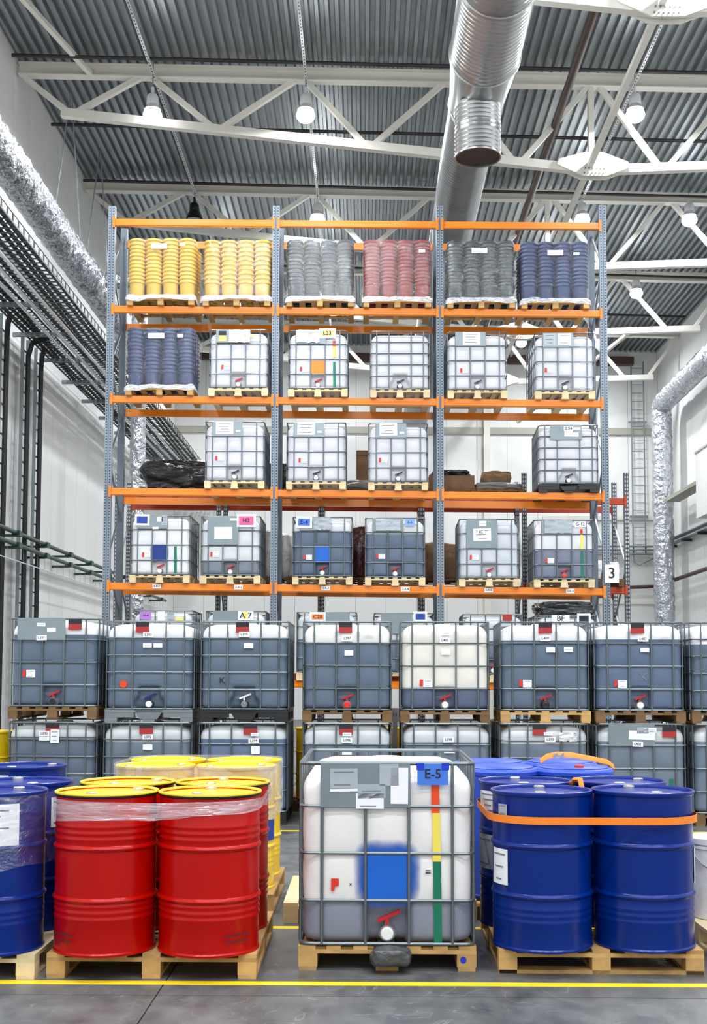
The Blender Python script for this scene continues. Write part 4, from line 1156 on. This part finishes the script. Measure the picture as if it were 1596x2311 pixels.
def bucket_load(label, x, lv, m, n=12, sp=.067, filmm='film', seed=1, labels=(), hw=.6, amp=.008):
    t = thing('wrapped_bucket_load', label, 'wrapped load', (x, RF + .5, lev(lv, x)), R(random.uniform(-.6, .6)), 'film-wrapped bucket loads on the upper shelves')
    p = ob('pallet', boxmesh(1.16, .1, .022, 'wood'), t, (0, 0, .103))
    for i in range(6): ob('deck_board', boxmesh(.1, 1.0, .022, 'wood'), p, (-.53 + i * 1.06 / 5, 0, .022))
    for yy in (-.45, .45): ob('cross_board', boxmesh(1.16, .1, .022, 'wood'), p, (0, yy, 0))
    for xx in (-.53, 0, .53):
        ob('runner', boxmesh(.1, 1.0, .022, 'wood'), p, (xx, 0, -.092))
        for yy in (-.45, 0, .45): ob('block', boxmesh(.1, .1, .07, 'wood'), p, (xx, yy, -.046))
    for r_ in range(3):
        for c in range(4):
            bx, by = -.4365 + c * .291, -.34 + r_ * .31
            if r_ == 0:
                s_ = ob('bucket_stack', bucket_mesh(m), t, (bx, by, .138))
                for i in range(1, n): ob('bucket', bucket_mesh(m), s_, (random.uniform(-.003, .003), random.uniform(-.003, .003), i * sp))
            else: ob('bucket_stack', stack_mesh(m, n, sp, .303), t, (bx, by, .138))
    top = .138 + .303 + (n - 1) * sp
    ob('stretch_wrap', wrap_mesh(hw, .5, .13, top + .015, filmm, seed, amp), t)
    ob('film_skirt', skirt_mesh(.6, .505, seed), t)
    for (lx, lz, lw, lh) in labels: sheet(t, 'label_sheet', lx, -.512, lz, lw, lh, 'paper', .002, lines=2)
    return t
bucket_load('pale yellow bucket stacks in smooth clear film, top shelf far left', -3.54, 4, 'bucket_yellow', 12, .067, 'film', 2, ((-.03, 1.03, .27, .09), (.37, 1.06, .1, .05)))
bucket_load('yellow bucket stacks in wrinkled shiny film, top shelf beside the left inner post', -2.235, 4, 'bucket_yellow', 10, .08, 'film_bright', 5, (), .6, .02)
bucket_load('dark grey bucket stacks with bright film reflections, top shelf middle bay', -.80, 4, 'bucket_grey', 12, .067, 'film_bright', 9)
bucket_load('red bucket stacks in clear film, top shelf middle bay', .53, 4, 'bucket_red', 13, .062, 'film_bright', 13, ((.42, .98, .11, .06),))
bucket_load('dark green-grey bucket stacks, top shelf right bay', 1.98, 4, 'bucket_green', 13, .062, 'film_bright', 17, ((-.03, 1.0, .27, .09),))
bucket_load('navy blue bucket stacks, top shelf far right', 3.25, 4, 'bucket_navy', 12, .067, 'film', 21, ((.0, .97, .27, .09), (.36, .95, .1, .05)))
bucket_load('navy blue bucket stacks, third shelf far left', -3.545, 3, 'bucket_navy', 12, .067, 'film', 25, ((-.06, 1.03, .28, .09), (.35, 1.03, .1, .06)))

# ------------------------------------------------------------------ goods on the lower rack behind
S2 = R2Y0 - .08
def goods(name, label, cat, x, lv, wd, dp, ht, m, seed, amp=.16, pal=True, woodm='wood_dark', extra=None):
    z = R2L[lv] - .006 * x
    t = thing(name, label, cat, (x, S2 + dp / 2 + .02, z), 0, 'goods on the rack behind')
    if pal:
        p = ob('pallet', boxmesh(wd, .1, .022, woodm), t, (0, 0, .103))
        for i in range(5): ob('deck_board', boxmesh(.1, 1.1, .022, woodm), p, (-wd / 2 + .05 + i * (wd - .1) / 4, 0, .022))
        for yy in (-.5, .5): ob('cross_board', boxmesh(wd, .1, .022, woodm), p, (0, yy, 0))
        for xx in (-wd / 2 + .05, 0, wd / 2 - .05): ob('runner', boxmesh(.1, 1.1, .1, woodm), p, (xx, 0, -.055))
    if extra: extra(t)
    elif m: blob('bundle', '', '', (0, 0, .136), wd, dp, ht - .136, m, seed, amp, parent=t)
    return t
goods('wrapped_bundle', 'low bundle in shiny black film on a pallet, behind the second shelf at left', 'bundle', -3.5, 2, 1.3, 1.0, .68, 'black_film', 31, .22)
goods('wrapped_bundle', 'black film bundle half hidden behind the left inner post', 'bundle', -1.62, 2, 1.0, .9, .62, 'black_film', 37, .2)
def carton(t):
    c = ob('carton', MB().box(0, 0, .5, .46, .5, .76).mesh('carton', 'cardboard'), t, (0, 0, .0))
    ob('carton_flap', boxmesh(.46, .006, .1, 'cardboard'), c, (0, -.255, .84), (R(-14), 0, 0))
    blob('film_wrap', '', '', (0, 0, .13), 1.0, .8, .2, 'grey_film', 43, .2, parent=t)
goods('tall_carton', 'tall brown carton in torn film between two white totes', 'carton', .05, 2, 1.0, .9, .9, None, 1, extra=carton)
def boxfilm(t):
    c = ob('carton', MB().box(0, 0, .27, .84, .8, .26).mesh('carton', 'cardboard'), t)
    blob('film_wrap', '', '', (0, 0, .4), .7, .7, .13, 'black_film', 47, .3, parent=t)
goods('wrapped_carton', 'flat brown carton with black film on top, right of the middle post', 'carton', 1.58, 2, .9, .9, .6, None, 1, extra=boxfilm)
def bags(t):
    blob('bag_stack', '', '', (0, 0, .136), .92, .85, .16, 'grey_film', 51, .12, parent=t)
    blob('bag_stack', '', '', (-.02, 0, .27), .55, .6, .26, 'cardboard', 53, .12, parent=t)
goods('bag_pile', 'small pile of grey bags in film, second shelf level right bay', 'bag pile', 2.45, 2, .9, .9, .5, None, 1, extra=bags)
goods('wrapped_bundle', 'white and black film bundle behind the pink-carded tote', 'bundle', -1.8, 1, .9, .9, 1.0, 'white_film', 57, .12)
goods('wrapped_bundle', 'dark red shiny wrapped bundle between the two dark totes', 'bundle', -.1, 1, .7, .9, 1.12, 'dark_red_film', 61, .05)
goods('wrapped_bundle', 'brown wrapped bundle left of the steel-plated tote', 'bundle', 1.35, 1, .95, .9, .82, 'cardboard', 67, .1)
goods('wrapped_bundle', 'white film bundle at the end of the rack behind the number sign', 'bundle', 4.28, 1, .8, .8, .5, 'white_film', 71, .2)

# ------------------------------------------------------------------ drums
def drum_profile(kind):
    h = .88; r = .284; P = [(0, 0.012), (r - .012, .012), (r + .004, 0), (r + .006, .012), (r, .02)]
    def hoop(z, a=.0115, wd=.017): return [(r, z - wd), (r + a * .75, z - wd * .5), (r + a, z), (r + a * .75, z + wd * .5), (r, z + wd)]
    if kind == 'red':
        for z in (.20, .235, .27): P += hoop(z, .004, .012)
        P += hoop(.302, .0115)
        P += hoop(.585, .0115)
        for z in (.635, .67, .705): P += hoop(z, .004, .012)
    elif kind == 'blue':
        for z in (.165, .2, .235): P += hoop(z, .0025, .012)
        P += hoop(.305, .0115); P += hoop(.585, .0115)
    else:       # plastic drum, rounded shoulders
        P += [(r, .82), (r - .004, .84), (r + .006, .845), (r + .006, .868), (r - .01, .885), (r - .05, .893), (0, .893)]
        return P
    P += [(r, h - .016), (r + .006, h - .01), (r + .008, h - .002), (r + .004, h), (r - .006, h - .003), (r - .008, h - .014)]
    return P
DRM = {}
def drum_meshes(kind, m, lidm):
    k = (kind, m, lidm)
    if k not in DRM:
        body = MB().lathe(drum_profile(kind), 56).mesh('body', m, 35)
        r = .276
        lid = MB().lathe([(.2945, .877), (.296, .881), (.2945, .887), (.288, .889), (.281, .886), (.277, .87), (r - .02, .866), (r - .03, .871), (.0, .873)], 56).mesh('lid', lidm, 40) if kind != 'plastic' else \
            MB().lathe([(.25, .893), (.24, .9), (0, .9)], 48).mesh('lid', lidm, 40)
        rim = MB().lathe([(.286, .862), (.293, .866), (.2945, .87), (.2945, .878), (.288, .88)], 56).mesh('rim', 'black_rim' if kind == 'red' else m, 40)
        bung = MB().lathe([(.034, 0), (.034, .014), (.028, .018), (0, .018)], 14).mesh('bung', 'steel_cap' if kind != 'plastic' else 'red_tag', 40)
        DRM[k] = (body, lid, rim, bung)
    return DRM[k]
def arc_sheet(r, a, z0, z1, wd, m, n=8):
    """paper label curved round a drum; a = angle of its centre (radians, -y is -pi/2)"""
    mb = MB(); v = []; da = wd / r
    for q in (r + .0015, r + .0035):
        for i in range(n + 1):
            t_ = a - da / 2 + da * i / n
            for z in (z0, z1): v.append((q * math.cos(t_), q * math.sin(t_), z))
    o = 2 * (n + 1); F_ = []
    for l in (0, o):
        for i in range(n): b_ = l + 2 * i; F_.append((b_, b_ + 2, b_ + 3, b_ + 1))
    for i in range(n):
        F_.append((2 * i, 2 * i + 2, o + 2 * i + 2, o + 2 * i)); F_.append((2 * i + 1, 2 * i + 3, o + 2 * i + 3, o + 2 * i + 1))
    F_ += [(0, 1, o + 1, o), (2 * n, 2 * n + 1, o + 2 * n + 1, o + 2 * n)]
    return mb.add(v, F_).mesh('label_sheet', m)
def drum(label, x, y, z, kind, m, lidm, group, rz=0., sheets=(), bungs=((.19, 20), (.2, 205)), cat='drum'):
    me = drum_meshes(kind, m, lidm)
    t = thing('steel_drum' if kind != 'plastic' else 'plastic_drum', label, cat, (x, y, z), 0, group)
    ob('body', me[0], t); li = ob('lid', me[1], t)
    if kind != 'plastic': ob('rim', me[2], t)
    zt = .871 if kind != 'plastic' else .9
    for br, ba in bungs: ob('bung', me[3], li, (br * math.cos(R(ba) + rz), br * math.sin(R(ba) + rz), zt))
    for (a, z0, z1, wd, sm, nl) in sheets:
        s_ = ob('label_sheet', arc_sheet(.287, R(a), z0, z1, wd, sm), t)
        for i in range(nl):
            zz_ = z1 - (z1 - z0) * (.15 + .7 * i / max(1, nl - 1))
            ob('print_line', arc_sheet(.2895, R(a), zz_ - (z1 - z0) * .018, zz_ + (z1 - z0) * .018, wd * (.75 - .2 * (i % 3)), 'print_grey', 4), s_)
    return t
PZ = .137
# red drums with yellow lids
pallet('light wooden pallet carrying the four red drums', -1.19, 6.64, 0, 1.17, 1.2, 'wood')
RD = [(-1.488, 6.81), (-.893, 6.81), (-1.488, 7.41), (-.893, 7.41)]
for (x, y), lab in zip(RD, ('red drum with yellow lid, front left of the red four', 'red drum with yellow lid, front right of the red four, beside the E-5 tote', 'red drum with yellow lid, rear left of the red four', 'red drum with yellow lid, rear right of the red four')):
    d = drum(lab, x, y, PZ, 'red', 'red_drum', 'yellow_lid', 'red drums with yellow lids', 0, (), ((.2, 38 if x < -1 else 96), (.16, 250)))
    if y < 7:
        for i, s_ in enumerate(('EXCLUSIVE OIL', 'FOR EXPORT')):
            k = ob('embossed_print', text_mesh(s_, .026, 'print'), d, (.185 if x > -1 else -.185, -.222, .115 - i * .036), (PI / 2, 0, R(40 if x > -1 else -40)))
# blue drums, right
pallet('wooden pallet with base boards carrying the four strapped blue drums', 1.345, 6.79, 0, 1.16, 1.2, 'wood', R(-.5), None, True)
BD = [(1.03, 6.95), (1.625, 6.97), (1.015, 7.55), (1.615, 7.57)]
drum('blue drum on the right pallet, front left, with two labels near its left edge', *BD[0], PZ, 'blue', 'blue_drum', 'blue_lid', 'blue drums held by an orange strap', 0, ((-155, .36, .56, .15, 'paper', 3), (-148, .755, .815, .075, 'grey_sheet', 2)), ((.2, 85), (.17, 260)))
drum('blue drum on the right pallet, front right, with a label on its right edge', *BD[1], PZ, 'blue', 'blue_drum', 'blue_lid', 'blue drums held by an orange strap', 0, ((-8, .36, .56, .15, 'paper', 2),), ((.2, 100), (.17, 285)))
drum('blue drum on the right pallet, rear left, with large white labels', *BD[2], PZ, 'blue', 'blue_drum', 'blue_lid', 'blue drums held by an orange strap', 0, ((-150, .69, .83, .2, 'paper', 4), (-160, .35, .56, .2, 'grey_sheet', 2)), ((.21, 100), (.17, 260)))
drum('blue drum on the right pallet, rear right', *BD[3], PZ, 'blue', 'blue_drum', 'blue_lid', 'blue drums held by an orange strap', 0, (), ((.2, 40), (.17, 260)))
def hull_path(cs, r, n=14):
    """outline hugging a 2 x 2 group of drums"""
    xs = sorted(c[0] for c in cs); ys = sorted(c[1] for c in cs); x0, x1, y0, y1 = xs[0], xs[-1], ys[0], ys[-1]; P = []
    def ar(cx, cy, a0):
        for i in range(n + 1): P.append((cx + r * math.cos(a0 + PI / 2 * i / n), cy + r * math.sin(a0 + PI / 2 * i / n)))
    ar(x0, y0, PI); 
    for i in range(1, 10): P.append((x0 + (x1 - x0) * i / 10, y0 - r))
    ar(x1, y0, -PI / 2)
    for i in range(1, 10): P.append((x1 + r, y0 + (y1 - y0) * i / 10))
    ar(x1, y1, 0)
    for i in range(1, 10): P.append((x1 - (x1 - x0) * i / 10, y1 + r))
    ar(x0, y1, PI / 2)
    for i in range(1, 10): P.append((x0 - r, y1 - (y1 - y0) * i / 10))
    return P
def band(cs, r, zlo, zhi, m, rows=8, amp=0., seed=0, th=0.):
    P = hull_path(cs, r); cx = sum(c[0] for c in cs) / 4; cy = sum(c[1] for c in cs) / 4
    def mk(rr):
        out = []
        for j in range(rows):
            s = j / (rows - 1); row = []
            for (x, y) in P:
                a, b = zlo(x, y), zhi(x, y); z = a + (b - a) * s
                d = amp * noise.noise(Vector((x * 9 + seed, y * 9, z * 30)))
                k = 1 + (d + rr) / max(.1, math.hypot(x - cx, y - cy))
                row.append((cx + (x - cx) * k, cy + (y - cy) * k, z))
            out.append(row)
        return out
    if not th: return ring_loft(mk(0), cap_top=False, cap_bot=False).mesh('band', m, 60), (cx, cy)
    a = mk(0); b = mk(th)
    return ring_loft([a[0], b[0], b[-1], a[-1], a[0]], cap_top=False, cap_bot=False).mesh('band', m, 60), (cx, cy)
def band_thing(name, label, cat, *a, **k):
    me, (cx, cy) = band(*a, **k)
    me.transform(Matrix.Translation((-cx, -cy, 0)))
    return tag(ob(name, me, None, (cx, cy, 0)), label, cat)
band_thing('stretch_film', 'crumpled clear film band round the tops of the four red drums', 'film', RD, .3,
           lambda x, y: PZ + .735 + .05 * max(0, min(1, (x + 1.2) / .25)) - .03 * noise.noise(Vector((x * 3, y * 3, 1))), lambda x, y: PZ + .852 - .02 * max(0, .5 - abs(x + 1.19)) * (1 if y < 6.9 else 0), 'film_band', 12, .007, 3)
st = band_thing('ratchet_strap', 'orange ratchet strap round the four dark blue drums', 'strap', BD, .3, lambda x, y: PZ + .715, lambda x, y: PZ + .757, 'strap_orange', 3, 0, 0, .003)
ob('strap_tail', MB().tube([(0, .18, .86), (.01, .1, .905), (.03, .03, .91), (.035, .0, .86), (.035, -.01, .8)], .018, 6).mesh('strap_tail', 'strap_orange', 60), st, (-.03, 0.0, PZ))
# blue drums, left edge
pallet('pale wooden pallet at the left edge carrying wrapped blue drums', -2.42, 6.60, 0, 1.18, 1.2, 'wood_pale')
LD = [(-2.13, 6.80), (-2.72, 6.80), (-2.13, 7.40), (-2.72, 7.40)]
drum('blue drum at the left edge with a large white label, front one', *LD[0], PZ, 'blue', 'blue_drum', 'blue_lid', 'wrapped blue drums at the left edge', 0, ((-92, .6, .83, .46, 'paper', 6),), ((.18, 60), (.17, 250)))
drum('blue drum beyond the left edge, front one', *LD[1], PZ, 'blue', 'blue_drum', 'blue_lid', 'wrapped blue drums at the left edge')
drum('blue drum at the left edge with a small white label, second row', *LD[2], PZ, 'blue', 'blue_drum', 'blue_lid', 'wrapped blue drums at the left edge', 0, ((-28, .62, .8, .14, 'paper', 4),), ((.2, 120), (.17, 300)))
drum('blue drum beyond the left edge, second row', *LD[3], PZ, 'blue', 'blue_drum', 'blue_lid', 'wrapped blue drums at the left edge')
band_thing('stretch_film', 'clear film round the upper half of the blue drums at the left edge', 'film', LD, .3,
           lambda x, y: PZ + .52 - .05 * noise.noise(Vector((x * 3, y * 3, 2))) + .06 * math.sin(x * 4), lambda x, y: PZ + .87, 'film_bright', 14, .008, 8)
pallet('wooden pallet behind the wrapped blue drums at the left edge', -2.82, 8.35, 0, 1.18, 1.2, 'wood_pale')
drum('blue drum of the rear pallet at the left edge with a white label', -2.5, 8.68, PZ, 'blue', 'blue_drum', 'blue_lid', 'blue drums of the rear left pallet', 0, ((-120, .75, .83, .22, 'paper', 2),), ((.21, 40), (.17, 250)))
drum('blue drum beyond the left edge on the rear pallet', -3.1, 8.68, PZ, 'blue', 'blue_drum', 'blue_lid', 'blue drums of the rear left pallet')
# yellow drums behind the red ones
pallet('wooden pallet carrying the film-wrapped yellow drums', -1.25, 8.42, 0, 1.2, 1.2, 'wood')
YD = [(-1.555, 8.75), (-.955, 8.75), (-1.555, 9.33), (-.955, 9.33)]
for (x, y), lab in zip(YD, ('yellow drum behind the red drums, front left under film', 'yellow drum behind the red drums, front right under film', 'yellow drum behind the red drums, rear left under film', 'yellow drum behind the red drums, rear right under film')):
    drum(lab, x, y, PZ, 'blue', 'yellow_drum', 'yellow_lid', 'film-wrapped yellow drums', 0, ((-30, .35, .5, .2, 'deep_blue_card', 0),) if x > -1 and y < 9 else ())
band_thing('stretch_film', 'hazy clear film hood round the yellow drums', 'film', YD, .302,
           lambda x, y: PZ + .5 + .03 * noise.noise(Vector((x * 3, y * 3, 2))), lambda x, y: PZ + .9, 'film_hood', 12, .005, 12)
# pale blue plastic drums behind the strapped ones
pallet('wooden pallet behind the strapped blue drums', 1.24, 8.25, 0, 1.14, 1.2, 'wood')
PD = [(.965, 8.58), (1.505, 8.58), (.965, 9.16), (1.505, 9.16)]
for (x, y), lab in zip(PD, ('pale blue plastic drum beside the E-5 tote, rear pallet', 'pale blue plastic drum with a red bung under an orange strap', 'pale blue plastic drum in the last row, left', 'pale blue plastic drum in the last row, right')):
    drum(lab, x, y, PZ, 'plastic', 'blue_plastic', 'blue_plastic', 'pale blue plastic drums', 0, (), ((.16, 275),) if x > 1.2 and y < 9 else ())
t = thing('ratchet_strap', 'orange strap with metal buckle arched over the pale blue drums', 'strap', (1.4, 8.6, PZ + .9))
pts = [(-.13, .0, .01), (-.08, 0, .045), (.0, 0, .06), (.1, 0, .055), (.24, 0, .03), (.36, 0, .005), (.405, 0, -.03), (.42, 0, -.1), (.425, 0, -.25)]
mb = MB(); v = [(x, s * .02, z + .02 + s * .016 + .003) for s in (-1, 1) for x, y, z in pts] + [(x, s * .02, z + .02 + s * .016 - .001) for s in (-1, 1) for x, y, z in pts]; n = len(pts)
F_ = []
for i in range(n - 1): F_ += [(i, i + 1, n + i + 1, n + i), (2 * n + i, 2 * n + i + 1, 3 * n + i + 1, 3 * n + i), (i, i + 1, 2 * n + i + 1, 2 * n + i), (n + i, n + i + 1, 3 * n + i + 1, 3 * n + i)]
ob('webbing', mb.add(v, F_).mesh('webbing', 'strap_orange', 60), t)
ob('buckle', MB().box(0, 0, .07, .075, .06, .02).box(-.02, 0, .085, .02, .07, .012).tube([(.03, -.035, .085), (.03, .035, .085)], .009, 8).mesh('buckle', 'steel_cap'), t)
# loose pallet behind the E-5 tote
pallet('empty pale wooden pallet behind the E-5 tote', .02, 8.12, 0, 1.16, 1.1, 'wood_pale')
# white pails at the right edge
pallet('grey-weathered wooden pallet at the right edge under the white pails', 2.66, 6.95, 0, 1.14, 1.2, 'wood_pale')
PM = (MB().lathe([(0, 0), (.135, 0), (.142, .006), (.158, .37), (.165, .372), (.165, .385), (.158, .388), (.16, .41)], 32).mesh('body', 'white_plastic', 40),
      MB().lathe([(.168, .395), (.17, .425), (.16, .43), (.15, .424), (0, .424)], 32).mesh('lid', 'white_plastic', 40),
      MB().tube([(.165 * math.cos(a), -.02 - .165 * abs(math.sin(a)) * .4 - .05, .38 - .12 * math.sin(a)) for a in [PI * i / 12 for i in range(13)]], .004, 5).mesh('wire_handle', 'galv'))
for i, (x, y, lab) in enumerate(((2.27, 7.72, 'white pail half hidden by the blue drum at the right edge'), (2.52, 7.42, 'white pail at the right edge, nearest one'), (2.63, 7.85, 'white pail at the right edge, rear one'), (2.92, 7.5, 'white pail just beyond the right edge'))):
    t = thing('plastic_pail', lab, 'pail', (x, y, PZ), 0, 'white pails'); 
    t.scale = (1.05, 1.05, 1.2)
    for nme, me in zip(('body', 'lid', 'wire_handle'), PM): ob(nme, me, t)
    ob('label_sheet', arc_sheet(.153, R(-60), .12, .28, .15, 'grey_sheet'), t)
# yellow drums on the floor behind the middle row
for i, (x, lab) in enumerate(((-.9, 'wooden pallet of yellow drums seen through the gap left of tote L397'), (.37, 'wooden pallet of yellow drums seen through the gap right of tote L397'), (1.64, 'wooden pallet of yellow drums seen left of tote L400'), (-4.75, 'wooden pallet of yellow drums at the left edge beside the stacks'))):
    yy = 14.75 if i < 3 else 13.6
    pallet(lab, x, yy, 0, 1.2, 1.2, 'wood_dark', 0, 'pallets of yellow drums behind the stacks')
    for s in (-1, 1):
        drum(('left' if s < 0 else 'right') + ' yellow drum on the ' + ('pallet in the gap left of tote L397', 'pallet in the gap right of tote L397', 'pallet left of tote L400', 'pallet at the far left edge')[i], x + s * .3, yy + .33, PZ, 'blue', 'yellow_drum', 'yellow_lid', 'yellow drums behind the stacked totes')
t = thing('number_sign', 'white paper sign numbered 11 standing in the gap right of tote L397', 'sign', (.37, 14.82, PZ))
sheet(t, 'card', 0, 0, 1.06, .12, .17, 'paper', text='11', tsize=.06); ob('stem', boxmesh(.06, .01, 1.0, 'white_plastic'), t, (0, .008, .5))

# ------------------------------------------------------------------ floor markings
def line(label, x0, x1, y, wd=.075):
    tag(ob('floor_marking', boxmesh(x1 - x0, wd, .002, 'yellow_line'), None, ((x0 + x1) / 2, y, .001)), label, 'floor marking', 'yellow floor lines')
line('yellow floor line across the foreground in front of the pallets', -6, 8, 6.55)
line('yellow floor line behind the front pallets, seen left of the E-5 tote', -6, 8, 7.98)
line('yellow floor line at the foot of the stacked totes', -6, 8, 12.9)
